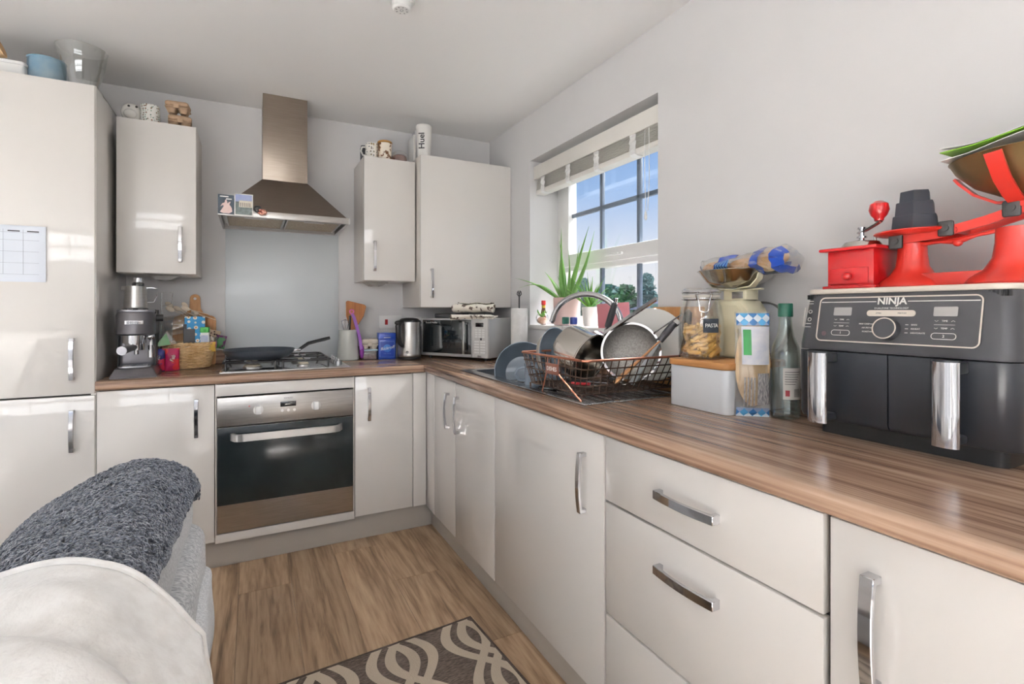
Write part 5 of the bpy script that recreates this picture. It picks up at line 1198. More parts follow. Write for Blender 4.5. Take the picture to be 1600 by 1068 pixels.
for x0, x1 in ((-.2035, -.0012), (.0012, .2035)):
    sgn = -1 if x0 < -.1 else 1; tb = bmesh.new(); r_ = .03; n = 5
    def dring(z, yf):
        o = []
        if sgn < 0:
            pts = [(x1, yf)]+[(x1, -.109), (x0+.004, -.109)]+[(x0+r_-r_*math.cos(R(90*k/n)), yf+r_-r_*math.sin(R(90*k/n))) for k in range(n+1)]
        else:
            pts = [(x0, yf)]+[(x1-r_+r_*math.sin(R(90*k/n)), yf+r_-r_*math.cos(R(90*k/n))) for k in range(n+1)]+[(x1-.004, -.109), (x0, -.109)]
        return [tb.verts.new((x, y, z)) for x, y in pts]
    rs = [dring(.04, -.124), dring(.05, -.131), dring(.2, -.132)]
    for a, c in zip(rs, rs[1:]):
        for k in range(len(a)): tb.faces.new((a[k], a[(k+1) % len(a)], c[(k+1) % len(a)], c[k]))
    tb.faces.new(rs[-1]); tb.faces.new(rs[0][::-1]); bmesh.ops.recalc_face_normals(tb, faces=tb.faces[:])
    b = B(); b._add(tb); d = obj('drawer', b, AFD, t)
    hx = -.122 if sgn < 0 else .118
    b = B(); hp = [(.022*math.sin(R(a)), -.012*math.cos(R(a))) for a in range(-90, 91, 15)]+[(.018, .006), (-.018, .006)]
    b.prism(hp, .04, .2, T(hx, -.176, 0)); h_ = obj('handle', b, CHROME, d)
    b = B(); b.box(hx-.018, hx+.018, -.172, -.128, .176, .198, r=.004); b.prism([(x*1.02, y*1.04) for x, y in hp], .199, .2025, T(hx, -.176, 0)); obj('handle_mount', b, AFD, d)
    b = B(); b.box(hx-.016, hx+.016, -.17, -.128, .044, .06, r=.004); obj('handle_foot', b, AFD, d)
# control panel on the sloping head: plane y(z)
sl = math.degrees(math.atan2(.024, .118))
MP = T(-.0, -.1215, .2745) @ RX(90-sl)       # local x right, y up the panel, z out of it
PW, PH = .153, .052
def rrect(w, h, r_, n=5):
    o = []
    for (cx, cy, a0) in ((w-r_, -h+r_, -90), (w-r_, h-r_, 0), (-w+r_, h-r_, 90), (-w+r_, -h+r_, 180)):
        for k in range(n+1): a = R(a0+90*k/n); o.append((cx+r_*math.cos(a), cy+r_*math.sin(a)))
    return o
def rframe(b, w, h, r_, lw, z0, z1, M):
    o, i = rrect(w, h, r_), rrect(w-lw, h-lw, max(.0005, r_-lw)); t_ = bmesh.new(); n = len(o)
    A = [[t_.verts.new((x, y, z)) for x, y in p] for p, z in ((o, z0), (i, z0), (i, z1), (o, z1))]
    for q_ in range(4):
        a, c = A[q_], A[(q_+1) % 4]
        for k in range(n): t_.faces.new((a[k], a[(k+1) % n], c[(k+1) % n], c[k]))
    bmesh.ops.recalc_face_normals(t_, faces=t_.faces[:]); b._add(t_, M)
b = B(); b.prism(rrect(PW, PH, .012), .0, .0022, MP); pn = obj('control_panel', b, mat('panel_dark', (48, 49, 53), .3, c2=(51, 52, 56), ns=6, coat=.3), t)
b = B(); rframe(b, PW, PH, .012, .0026, .002, .0032, MP); obj('panel_outline', b, CRMT, pn)
PT = MP @ T(0, 0, .0024)
text('lettering', 'NINJA', .0205, PRINT, pn, PT @ T(0, .0405, 0), label='white brand lettering', bold=.0005); text('lettering', 'DUALZONE TECHNOLOGY', .0052, PRINT, pn, PT @ T(0, .0255, 0))
for x0, x1 in ((-.148, -.03), (.03, .148)):
    b = B(); b.box(x0, x1, .0395, .0412, -.0003, .0006, M=PT); obj('printed_line', b, PRINT, pn)
b = B(); b.prism(rrect(.046, .0066, .006), 0, .0014, PT @ T(0, .0145, 0)); pb_ = obj('mode_bar', b, CRMT, pn)
text('lettering', 'SYNC', .0045, DPRINT, pb_, PT @ T(-.022, .0145, .0014)); text('lettering', 'MATCH', .0045, DPRINT, pb_, PT @ T(.022, .0145, .0014))
b = B(); b.lathe([(0, 0), (.0245, 0), (.023, .014), (.0215, .016), (0, .016)], 36, PT @ T(-.002, -.0205, 0)); dl = obj('dial', b, AF, pn)
b = B(); b.lathe([(.0205, .0158), (.0228, .0158), (.0228, .0168), (.0205, .0168)], 40, PT @ T(-.002, -.0205, 0), closed=True); obj('dial_ring', b, CRMT, dl)
SCR = mat('lcd_grey', (168, 166, 164), .3, c2=(172, 170, 168), ns=5, coat=.4)
for x, nm in ((-.098, '1'), (.096, '2')):
    b = B(); b.prism(rrect(.0195, .0095, .002), 0, .0006, PT @ T(x, .0185, 0)); obj('screen', b, SCR, pn)
    text('lettering', 'TIME', .0046, PRINT, pn, PT @ T(x, -.0005, 0)); text('lettering', 'TEMP', .0046, PRINT, pn, PT @ T(x, -.0155, 0))
    for yy in (-.0005, -.0155):
        for s_ in (-1, 1):
            b = B(); b.tube([(x+s_*.0135-.003, yy+s_*-.001, 0), (x+s_*.0135, yy+s_*.001, 0), (x+s_*.0135+.003, yy+s_*-.001, 0)], .0004, 5, M=PT); obj('arrow_mark', b, PRINT, pn)
    b = B(); b.box(x-.017, x+.017, -.0085, -.0078, 0, .0004, M=PT); obj('printed_line', b, PRINT, pn)
    b = B(); rframe(b, .0205, .0065, .006, .0011, 0, .0005, PT @ T(x, -.031, 0)); zb_ = obj('zone_button', b, PRINT, pn)
    text('lettering', nm, .0078, PRINT, zb_, PT @ T(x, -.031, 0))
for i, (l_, r2) in enumerate((('MAX CRISP', 'BAKE'), ('AIR FRY', 'REHEAT'), ('ROAST', 'DEHYDRATE'))):
    yy = -.0095-.0085*i
    text('lettering', l_, .0045, PRINT, pn, PT @ T(-.038, yy, 0), align='RIGHT'); text('lettering', r2, .0045, PRINT, pn, PT @ T(.040, yy, 0), align='LEFT')
    for s_ in (-1, 1):
        b = B(); b.box(s_*.0335-.0028, s_*.0335+.0028, yy-.0006, yy+.0006, 0, .0005, M=PT @ T(-.001, 0, 0)); obj('printed_line', b, PRINT, pn)
b = B(); b.tube([(-.135+.0045*math.cos(2*PI*k/20), -.034+.0045*math.sin(2*PI*k/20), 0) for k in range(20)], .0004, 5, closed=True, M=PT); b.tube([(-.135+.002*math.cos(2*PI*k/14), -.034+.002*math.sin(2*PI*k/14), 0) for k in range(14)], .0004, 5, closed=True, M=PT); obj('power_symbol', b, mat('dim_red_print', (150, 110, 112), .5, c2=(146, 106, 108), ns=5), pn)
for x0, x1 in ((-.187, -.158), (.158, .187)):
    b = B()
    for k in range(6): xx = x0+(x1-x0)*k/5; b.box(xx-.0015, xx+.0015, -.1085, -.102, .322, .333)
    obj('vent_slots', b, BLACK, hdn)
# small printed marks at the left end of the head
b = B(); ML = T(-.178, -.1215, .2745) @ RX(90-sl)
for yy in (.043, .037, -.012, -.02): b.box(-.008, .009, yy, yy+.0012, .001, .0018, M=ML @ T(0, 0, .0))
for yy in (.018, -.001): b.tube([(.004+.004*math.cos(2*PI*k/14), yy+.004*math.sin(2*PI*k/14), .0014) for k in range(14)], .0005, 5, closed=True, M=ML)
b.box(-.011, -.0095, -.018, .028, .001, .0018, M=ML); obj('printed_icons', b, PRINT, hdn)

# ---------------------------------------------------------------- red grinder and scales on the air fryer
ZF = 1.2472
RED = mat('red_lacquer', (172, 20, 24), .3, c2=(178, 24, 28), ns=5, coat=.5)
t = thing('coffee_grinder', 'red wooden hand coffee grinder with a crank on the air fryer', 'coffee grinder', (-.140, -2.556, ZF), -90)
b = B(); b.box(-.06, .06, -.066, .06, 0, .008, r=.002); obj('base_board', b, RED, t)
b = B(); b.box(-.052, .052, -.056, .052, .008, .092, r=.001); bx_ = obj('box', b, RED, t)
b = B(); b.box(-.046, .041, -.0585, -.055, .012, .05, r=.001); dw = obj('drawer', b, RED, t)
b = B(); b.ball(.0105, (-.002, -.066, .030), (1, .8, .9)); obj('knob', b, RED, dw)
b = B(); b.box(-.066, .066, -.072, .066, .092, .100, r=.003); obj('top_board', b, RED, t)
b = B(); b.lathe([(0, .1), (.043, .1), (.043, .104), (.036, .114), (.018, .118), (0, .118)], 32, T(.002, -.01, 0)); b.cyl(.003, .104, .122, 8, M=T(.032, -.01, 0)); hp_ = obj('hopper', b, PSTL, t)
b = B(); b.cyl(.006, .116, .148, 12, M=T(.002, -.01, 0)); b.cyl(.011, .124, .128, 16, M=T(.002, -.01, 0)); b.cyl(.009, .146, .15, 14, M=T(.002, -.01, 0))
b.strap([(-.006, -.01, .137), (.01, -.012, .140), (.04, -.025, .150), (.054, -.03, .156)], .01, .003, (0, 0, 1)); cr_ = obj('crank', b, CHROME, t)
b = B(); b.lathe([(0, .156), (.009, .157), (.01, .163), (.016, .17), (.0205, .182), (.018, .196), (.008, .203), (0, .204)], 24, T(.050, -.03, 0)); obj('crank_knob', b, RED, cr_)

RED2 = mat('red_cast_iron', (188, 42, 32), .35, c2=(194, 48, 38), ns=5, coat=.4); IRN = mat('dark_iron', (62, 62, 62), .5, .5, c2=(68, 68, 68), ns=12)
t = thing('balance_scale', 'red cast-iron balance scale on top of the air fryer', 'balance scale', (-.135, -2.745, ZF), -90)
bell = [(0, 0), (.066, 0), (.067, .004), (.060, .014), (.042, .028), (.031, .048), (.0275, .075), (.027, .1), (0, .1)]
b = B(); b.lathe(bell, 36, T(-.088, 0, 0)); b.lathe([(r_*1.15, z*1.12) for r_, z in bell], 36, T(.088, 0, 0)); b.box(-.09, .09, -.03, .03, .002, .03, r=.004); obj('base', b, RED2, t)
b = B(); 
for yy in (-.028, .028): b.strap([(-.105, yy, .108), (-.03, yy, .112), (.05, yy, .128), (.12, yy, .148)], .006, .019, (0, 0, 1))
b.tube([(-.105, -.028, .108), (-.105, .028, .108)], .007, 8); b.tube([(0, -.034, .117), (0, .034, .117)], .007, 8); b.tube([(.11, -.034, .145), (.11, .034, .145)], .007, 8); obj('beam', b, RED2, t)
b = B(); b.tube([(-.08, -.01, .095), (-.03, -.012, .097), (0, -.012, .095), (.03, -.012, .103), (.075, -.01, .11)], [.005, .004, .008, .004, .005], 8); b.ball(.009, (0, -.012, .092)); obj('pivot_bar', b, RED2, t)
for x, z in ((-.105, .105), (-.012, .122), (.092, .146)):
    b = B(); b.box(x-.014, x+.014, -.037, -.031, z-.017, z+.015, r=.004); b.cyl(.007, 0, .003, 14, M=T(x, -.037, z) @ RX(90)); obj('bearing_cap', b, IRN, t)
b = B(); b.lathe([(0, .119), (.05, .117), (.075, .121), (.078, .124), (.075, .127), (.05, .124), (0, .124)], 44, T(-.082, 0, 0)); obj('weight_plate', b, RED2, t)
b = B()
for sg_ in (-1, 1): b.strap([(.10, sg_*.034, .158), (.098, sg_*.055, .170), (.096, sg_*.088, .196), (.094, sg_*.109, .226), (.092, sg_*.116, .242)], .026, .005, (0, sg_, -.5))
b.strap([(.105, 0, .160), (.06, 0, .164), (.025, 0, .186), (.0, 0, .214), (-.008, 0, .226)], .02, .005, (0, 0, 1)); b.box(.085, .135, -.036, .036, .146, .16, r=.003); obj('pan_cradle', b, RED2, t)
BRASS = mat('aged_brass', (138, 120, 82), .35, .85, c2=(156, 136, 96), ns=6)
t = thing('brass_pan', 'aged brass scoop pan resting on the red scale', 'pan', (-.130, -2.865, ZF+.168), -90)
b = B(); b.lathe([(0, 0), (.05, .004), (.095, .03), (.125, .062), (.135, .082), (.137, .083), (.1335, .0845), (.123, .065), (.093, .033), (.048, .008), (0, .004)], 48, SC(1, .82, 1)); obj('pan_body', b, BRASS, t)
t = thing('leaflet_stack', 'white and green leaflets lying in the brass pan', 'leaflets', (-.130, -2.865, ZF+.235), -90)
for k, (m_, zz) in enumerate(((WHITE, .0), (mat('green_leaflet', (122, 170, 44), .5, c2=(132, 180, 54), ns=4), .012), (WHITE, .02))):
    def pf(u, v, k=k, zz=zz):
        x = -.128+.02*k*0+.27*u; return (x, -.075+.15*v, zz+.022+.075*max(0, u-.18)**1.1+.006*math.sin(5*u+k)+(.02*v if k == 2 else 0))
    b = B(); b.surf(pf, 14, 8, th=.0016); obj('leaflet', b, m_, t)
WGT = mat('black_iron_weight', (44, 47, 56), .45, .2, c2=(50, 53, 62), ns=8)
zz = ZF+.1275
for i, (r_, h_, l) in enumerate(((.047, .034, 'large hexagonal black weight at the bottom of the stack'), (.040, .030, 'middle hexagonal black weight in the stack'), (.031, .024, 'small hexagonal black weight on top of the stack'))):
    t = thing('hexagonal_weight', l, 'weight', (-.135, -2.662, zz), 20, 'weights stacked on the red scale')
    b = B(); b.lathe([(0, 0), (r_, 0), (r_*.94, h_-.002), (r_*.9, h_), (0, h_)], 6); obj('weight_body', b, WGT, t, ang=20)
    b = B(); b.lathe([(r_*.45, h_), (r_*.55, h_), (r_*.55, h_+.0003), (r_*.45, h_+.0003)], 24, closed=True); obj('cast_ring', b, IRN, t)
    zz += h_+.0005
# ================================================================ things on top of the cabinets
ZT = 2.1385
t = thing('glass_bowl', 'tall clear glass bowl at the corner of the tall cabinet top', 'bowl', (-2.118, -.475, ZT))
b = B(); b.lathe([(0, .001), (.045, .001), (.05, .004), (.066, .06), (.08, .12), (.088, .178), (.0895, .18), (.087, .18), (.078, .12), (.064, .06), (.047, .006), (0, .005)], 44); obj('bowl_wall', b, glass('smoky_glass', (.92, .92, .91, 1), .10, .6), t)
t = thing('blue_enamel_pot', 'blue-grey enamel pot on the tall cabinet', 'pot', (-2.232, -.48, ZT))
b = B(); b.lathe([(0, .001), (.058, .001), (.062, .006), (.062, .098), (.064, .1), (.064, .103), (.06, .103), (.059, .1), (.059, .008), (0, .006)], 40); obj('pot_wall', b, mat('blue_grey_enamel', (92, 124, 146), .35, c2=(128, 148, 158), ns=12, coat=.4), t)
for i, (x, w_, l) in enumerate(((-2.335, .052, 'white plastic tub lid left of the blue pot'), (-2.455, .06, 'white plastic tub lid at the left edge of the picture'))):
    t = thing('white_tub', l, 'tub', (x, -.49, ZT), 0, 'white tubs on the tall cabinet')
    b = B(); b.vbox(-w_, w_, -.06, .06, 0, .045, .015, 4, .003); obj('tub_body', b, WHITE, t)
    b = B(); b.vbox(-w_-.003, w_+.003, -.063, .063, .045, .058, .016, 4, .003); obj('tub_lid', b, WHITE, t)
t = thing('white_card_box', 'low white box behind the glass bowl', 'box', (-2.16, -.36, ZT))
b = B(); b.box(-.08, .08, -.05, .05, 0, .055, r=.002); obj('box_body', b, WHITE, t); b = B(); b.box(-.081, .081, -.051, .051, .035, .057, r=.002); obj('box_lid', b, WHITE, t)
t = thing('peach_beaker', 'peach plastic beaker lying on the white tubs at the left edge', 'beaker', (-2.42, -.47, ZT+.059))
b = B(); b.lathe([(0, 0), (.026, 0), (.028, .004), (.034, .07), (.032, .07), (.026, .006), (0, .005)], 28, T(-.02, 0, .046) @ RY(72)); obj('beaker_wall', b, mat('peach_plastic', (226, 190, 146), .5, c2=(220, 182, 138), ns=4), t)
ZL2 = 2.1045
t = thing('white_animal_jar', 'white ceramic animal head jar with two black eyes on the left wall cabinet', 'ornament', (-1.985, -.24, ZL2))
b = B(); b.ball(.045, (0, 0, .046), (.95, .95, 1.05), 24); b.ball(.03, (.0, -.03, .034), (.9, .9, .75), 18); hb = obj('head', b, CER, t)
for x in (-.004, .026):
    b = B(); b.ball(.0055, (x, -.040+.010*abs(x-.01)*20*.2, .068), (1, .6, 1), 10); obj('eye', b, BLKG, hb)
b = B(); b.tube([(.040, .0, .03), (.06, -.004, .04), (.066, -.004, .06), (.05, 0, .075)], .006, 8); obj('ear_handle', b, mat('grey_ceramic', (176, 172, 166), .4, c2=(170, 166, 160), ns=4), t)
def mug(name, label, loc, r_, h_, m_, hz=-35, grp=None):
    t = thing(name, label, 'mug', loc, hz, grp)
    b = B(); b.lathe([(0, .001), (r_-.004, .001), (r_, .005), (r_, h_), (r_-.003, h_), (r_-.004, .008), (0, .006)], 36); obj('mug_body', b, m_, t)
    b = B(); b.tube([(r_-.002, 0, h_*.78), (r_+.018, 0, h_*.76), (r_+.024, 0, h_*.5), (r_+.014, 0, h_*.26), (r_-.002, 0, h_*.24)], .005, 8); obj('mug_handle', b, CER, t); return t
mug('floral_mug', 'white mug with a small colourful floral print on the left wall cabinet', (-1.908, -.255, ZL2), .039, .088, dots('floral_print', (238, 236, 230), (86, 130, 110), (214, 106, 80), 95, .34, .18), 60)
PULP = mat('grey_brown_pulp_card', (176, 150, 124), .9, c2=(156, 130, 106), ns=30, bump=.4, bs=160)
t = thing('egg_box', 'lower brown cardboard egg box on the left wall cabinet', 'egg box', (-1.787, -.245, ZL2), 6, 'stacked brown egg boxes')
egg_box(t, PULP, .05, .045, .026)
t = thing('egg_box', 'upper brown cardboard egg box sitting tilted on another', 'egg box', (-1.795, -.245, ZL2+.0685), -4, 'stacked brown egg boxes')
egg_box(t, PULP, .05, .045, .026)
ZM = 2.0805
mug('animal_print_mug', 'white mug printed with little birds and trees on the narrow wall cabinet', (-.843, -.25, ZM), .036, .09, dots('bird_print', (238, 234, 224), (70, 84, 104), (196, 160, 60), 62, .32, .2), 170)
t = thing('patterned_candle_jar', 'cream jar with brown plant print and gold lid', 'jar', (-.770, -.27, ZM))
b = B(); b.lathe([(0, .001), (.036, .001), (.038, .005), (.041, .095), (0, .095)], 36); obj('jar_body', b, mat('brown_plant_print', (230, 220, 204), .4, c2=(116, 76, 42), ns=42, lo=.52, hi=.56), t)
b = B(); b.cyl(.0425, .0955, .108, 36, bev=.003); obj('jar_lid', b, mat('gold_lid', (178, 132, 70), .35, .6, c2=(186, 140, 78), ns=5), t)
t = thing('pudding_dome', 'small brown pudding under a clear dome on the narrow wall cabinet', 'dessert', (-.682, -.26, ZM))
b = B(); b.lathe([(0, .001), (.046, .001), (.047, .012), (.042, .034), (.026, .044), (0, .046)], 24); obj('pudding', b, mat('dark_pudding', (84, 42, 32), .6, c2=(108, 58, 44), ns=40, bump=.6, bs=90), t)
b = B(); b.lathe([(.05, .001), (.0505, .03), (.042, .055), (.024, .067), (0, .07)], 32); obj('dome', b, PLASTIC, t)
t = thing('dark_jar', 'dark jar at the left end of the narrow wall cabinet', 'jar', (-.878, -.2, ZM))
b = B(); b.lathe([(0, .001), (.02, .001), (.021, .07), (.017, .076), (0, .076)], 20); obj('jar_body', b, DGREY, t); b = B(); b.cyl(.0175, .0765, .088, 18); obj('jar_lid', b, BLACK, t)
t = thing('protein_shaker', 'tall translucent white shaker cup on the corner wall cabinet', 'shaker', (-.553, -.335, 2.1085))
b = B(); b.lathe([(0, .001), (.036, .001), (.038, .005), (.046, .165), (.0475, .167), (.0475, .185), (.042, .190), (0, .190)], 40); sb = obj('cup', b, mat('frosted_white_plastic', (222, 220, 216), .4, c2=(226, 224, 220), ns=5), t)
text('lettering', 'Huel', .050, DPRINT, sb, RZ(-34) @ T(0, -.0433, .088) @ RX(90+3) @ RZ(90), ext=.0014, bold=.0006)
t = thing('white_book', 'thin white book upright beside the shaker cup', 'book', (-.585, -.19, 2.1085), 0)
b = B(); b.box(-.006, .006, -.06, .06, 0, .16, r=.001); obj('cover', b, WHITE, t); b = B(); b.box(-.005, .005, -.0605, -.058, .003, .157); obj('pages', b, PRINT, t)

# ---------------------------------------------------------------- cards and trinket on the hood
NAVY = mat('navy_card', (44, 54, 64), .6, c2=(50, 62, 74), ns=20); PINKC = mat('pale_pink_print', (226, 202, 196), .6, c2=(216, 188, 182), ns=40)
t = thing('gown_postcard', 'dark postcard of a figure in a pale pink gown on the hood rim', 'postcard', (-1.577, -.4745, 1.660))
b = B(); b.box(-.034, .034, -.001, .0015, 0, .092); cd = obj('card', b, NAVY, t)
b = B(); b.prism([(-.026, .008), (-.012, .003), (.012, .003), (.026, .012), (.024, .03), (.014, .046), (.02, .06), (.012, .058), (.006, .05), (.004, .062), (0, .07), (-.005, .064), (-.006, .054), (-.016, .05), (-.024, .034), (-.012, .042), (-.01, .036)], 0, .0006, T(0, -.001, 0) @ RX(90)); obj('printed_gown', b, PINKC, cd)
for i, (x, z, w_) in enumerate(((-.008, .083, .018), (.012, .072, .012))):
    b = B(); b.box(x-w_, x+w_, -.0016, -.001, z-.0025, z+.0025); obj('printed_title', b, PRINT, cd)
t = thing('palace_postcard', 'postcard of a white columned building under a blue sky on the hood', 'postcard', (-1.502, -.476, 1.658))
b = B(); b.box(-.040, .040, -.001, .0015, 0, .105); cd = obj('card', b, PRINT, t)
b = B(); b.box(-.036, .036, -.0014, -.001, .066, .101); obj('printed_sky', b, mat('sky_print', (130, 140, 178), .6, c2=(150, 158, 190), ns=30), cd)
b = B(); b.box(-.036, .036, -.0014, -.001, .004, .066); obj('printed_ground', b, mat('grey_green_print', (120, 128, 128), .6, c2=(70, 80, 78), ns=60), cd)
b = B(); b.box(-.02, .036, -.0018, -.0014, .04, .072); bw = obj('printed_building', b, mat('cream_print', (226, 218, 200), .6, c2=(216, 208, 190), ns=30), cd)
for k in range(6):
    b = B(); b.box(-.015+.008*k, -.012+.008*k, -.0021, -.0018, .042, .062); obj('printed_column_gap', b, DPRINT, bw)
t = thing('hood_trinket', 'small glossy brown and red trinket on the hood rim', 'trinket', (-1.430, -.4755, 1.664))
b = B(); b.lathe([(.013, -.003), (.018, -.003), (.018, .003), (.013, .003)], 24, T(-.012, -.006, .030) @ RX(70), closed=True); b.cyl(.013, -.001, .001, 20, M=T(-.012, -.006, .030) @ RX(70)); obj('lens', b, BLKG, t)
b = B()
for k in range(7): a = k*1.1; b.ball(.009, (.008+.012*math.cos(a), -.008, .016+.010*math.sin(a)), (1.2, .8, .8), 10)
obj('shell', b, mat('red_brown_gloss', (140, 62, 46), .2, c2=(190, 140, 120), ns=40, coat=.8), t)

# calendar on the tall door
t = thing('wall_calendar', 'white paper month calendar stuck on the tall cabinet door', 'calendar', (-2.36, -.5835, 1.31))
b = B(); b.surf(lambda u, v: (-.155+.31*u, -.0015-.006*max(0, u-.9)/.1*.6-.004*(1-v)**3*0, .223*v), 20, 4, th=.0008); pg = obj('page', b, mat('calendar_paper', (216, 222, 232), .35, c2=(220, 226, 236), ns=4, coat=.3), t)
GL = mat('grey_ruled_line', (150, 156, 168), .6, c2=(146, 152, 164), ns=8)
for z in (.03, .075, .12, .165, .195):
    b = B(); b.box(-.15, .143, -.0034, -.0026, z-.0004, z+.0004); obj('ruled_line', b, GL, pg)
for x in (-.15, -.091, -.032, .026, .085, .143):
    b = B(); b.box(x-.0004, x+.0004, -.0034, -.0026, .03, .207); obj('ruled_line', b, GL, pg)
for x in (-.06, -.001, .057, .115):
    b = B(); b.box(x-.018, x+.018, -.0034, -.0026, .1985, .203); obj('day_heading', b, DPRINT, pg)

# smoke alarm
t = thing('smoke_alarm', 'small white smoke alarm on the ceiling', 'smoke alarm', (-.972, -1.40, H))
b = B(); b.lathe([(0, -.001), (.05, -.001), (.05, -.012), (.044, -.02), (0, -.02)], 36); obj('alarm_base', b, WHITE, t)
b = B(); b.lathe([(0, -.02), (.036, -.02), (.034, -.042), (.028, -.048), (0, -.048)], 36); ah = obj('alarm_head', b, WHITE, t)
for k in range(8):
    a = 2*PI*k/8; b = B(); b.box(-.003, .003, -.0012, .0012, -.0487, -.0478, M=T(.02*math.cos(a), .02*math.sin(a), 0) @ RZ(math.degrees(a))); obj('vent_slot', b, DGREY, ah)
b = B(); b.tube([(.006*math.cos(2*PI*k/16), .006*math.sin(2*PI*k/16), -.0482) for k in range(16)], .0008, 5, closed=True); obj('test_ring', b, DGREY, ah)

# ================================================================ rug
def rug_mat():
    mt = bpy.data.materials.new('trellis_rug'); mt.use_nodes = True; nt = mt.node_tree; bs = nt.nodes['Principled BSDF']; bs.inputs['Roughness'].default_value = .95
    tcn = nt.nodes.new('ShaderNodeTexCoord'); sp_ = nt.nodes.new('ShaderNodeSeparateXYZ'); nt.links.new(tcn.outputs['Object'], sp_.inputs[0])
    def math_(op, a, b_=None, c_=None):
        n = nt.nodes.new('ShaderNodeMath'); n.operation = op
        for i, v in enumerate((a, b_, c_)):
            if v is None: continue
            if isinstance(v, (int, float)): n.inputs[i].default_value = v
            else: nt.links.new(v, n.inputs[i])
        return n.outputs[0]
    P, L, A = .27, .52, .26
    sn_ = math_('SINE', math_('MULTIPLY_ADD', sp_.outputs['Y'], 2*PI/L, -.3)); xx = math_('MULTIPLY_ADD', sp_.outputs['X'], 1/P, .65+40)
    res = []
    for sg in (1, -1):
        p = math_('FRACT', math_('ADD', xx, math_('MULTIPLY', sn_, sg*A))); d = math_('ABSOLUTE', math_('SUBTRACT', p, .5))
        res.append(math_('MULTIPLY', math_('GREATER_THAN', d, .05), math_('LESS_THAN', d, .19)))
        res.append(math_('LESS_THAN', d, .045))
    band_ = math_('MAXIMUM', res[0], res[2])
    nz = nt.nodes.new('ShaderNodeTexNoise'); nz.inputs['Scale'].default_value = 60; mp = nt.nodes.new('ShaderNodeMapping'); mp.inputs['Scale'].default_value = (1, 5, 1)
    nt.links.new(tcn.outputs['Object'], mp.inputs[0]); nt.links.new(mp.outputs[0], nz.inputs['Vector'])
    rp = nt.nodes.new('ShaderNodeValToRGB'); rp.color_ramp.elements[0].position = .35; rp.color_ramp.elements[1].position = .65; rp.color_ramp.elements[0].color = rgb(66, 56, 50); rp.color_ramp.elements[1].color = rgb(116, 102, 92)
    nt.links.new(nz.outputs['Fac'], rp.inputs[0])
    mx = nt.nodes.new('ShaderNodeMixRGB'); nt.links.new(band_, mx.inputs[0]); nt.links.new(rp.outputs[0], mx.inputs[1]); mx.inputs[2].default_value = rgb(190, 176, 158)
    nt.links.new(mx.outputs[0], bs.inputs['Base Color'])
    bp = nt.nodes.new('ShaderNodeBump'); bp.inputs['Strength'].default_value = .6; bp.inputs['Distance'].default_value = .003
    n2 = nt.nodes.new('ShaderNodeTexNoise'); n2.inputs['Scale'].default_value = 260; nt.links.new(tcn.outputs['Object'], n2.inputs['Vector']); nt.links.new(n2.outputs['Fac'], bp.inputs['Height']); nt.links.new(bp.outputs[0], bs.inputs['Normal'])
    return mt
t = thing('rug', 'brown flat-woven rug with a cream trellis pattern on the floor', 'rug', (-.711, -1.437, .001), 4.3)
b = B(); b.box(-.80, -.008, -1.25, -.008, 0, .006); obj('rug_field', b, rug_mat(), t)
b = B(); 
for (x0, x1, y0, y1) in ((-.808, 0, -.009, 0), (-.808, 0, -1.258, -1.249), (-.009, 0, -1.25, -.009), (-.808, -.799, -1.25, -.009)): b.box(x0, x1, y0, y1, 0, .0075, r=.001)
obj('rug_border', b, mat('dark_rug_binding', (66, 56, 50), .95, c2=(84, 72, 64), ns=200, bump=.5, bs=300), t)

# ================================================================ sofa, throw and blanket
SOF = mat('light_grey_weave', (192, 192, 192), .9, c2=(158, 158, 159), ns=160, bump=.7, bs=420, sheen=.2); COR = mat('grey_ribbed_weave', (188, 188, 188), .9, c2=(132, 132, 133), ns=150, nst=(.3, 1, 1), bump=.7, bs=380, bst=(.3, 1, 1), sheen=.2)
t = thing('sofa', 'light grey fabric sofa seen from behind at the left', 'sofa', (-2.1, -2.1, 0))
def soft(b, x0, x1, y0, y1, z0, z1, r, puff=.012, seed=0):
    tb = bmesh.new(); bmesh.ops.create_cube(tb, size=1, matrix=T((x0+x1)/2, (y0+y1)/2, (z0+z1)/2) @ SC(x1-x0, y1-y0, z1-z0))
    bmesh.ops.bevel(tb, geom=tb.edges[:], offset=r, segments=5, affect='EDGES', profile=.5)
    bmesh.ops.subdivide_edges(tb, edges=[e for e in tb.edges if e.calc_length() > .12], cuts=9, use_grid_fill=True)
    c = Vector(((x0+x1)/2, (y0+y1)/2, (z0+z1)/2)); h = Vector(((x1-x0)/2, (y1-y0)/2, (z1-z0)/2))
    for v in tb.verts:
        q_ = Vector(((v.co.x-c.x)/h.x, (v.co.y-c.y)/h.y, (v.co.z-c.z)/h.z))
        bul = puff*(1-min(1, abs(q_.y))**4); f = math.sin(v.co.y*11+seed)+math.sin(v.co.z*23+v.co.y*7+seed)
        v.co.x += q_.x*bul*(1-q_.z**2*.6)+.004*f; v.co.z += q_.z*bul*.6*(1-q_.x**2*.6)
    return b._add(tb)
obj('base_frame', soft(B(), -2.55, -1.585, -2.95, -1.215, .04, .325, .035, .004, 1), SOF, t, w=True)
obj('back_frame', soft(B(), -1.96, -1.612, -2.94, -1.225, .28, .485, .05, .012, 2), COR, t, w=True)
obj('seat_cushion', soft(B(), -2.56, -2.02, -2.9, -1.25, .31, .45, .05, .012, 3), SOF, t, w=True)
PROF = [(-1.655, .44), (-1.640, .50), (-1.640, .565), (-1.665, .635), (-1.71, .680), (-1.763, .695), (-1.83, .684), (-1.92, .645), (-1.99, .602), (-2.06, .54), (-2.13, .46), (-2.17, .40)]
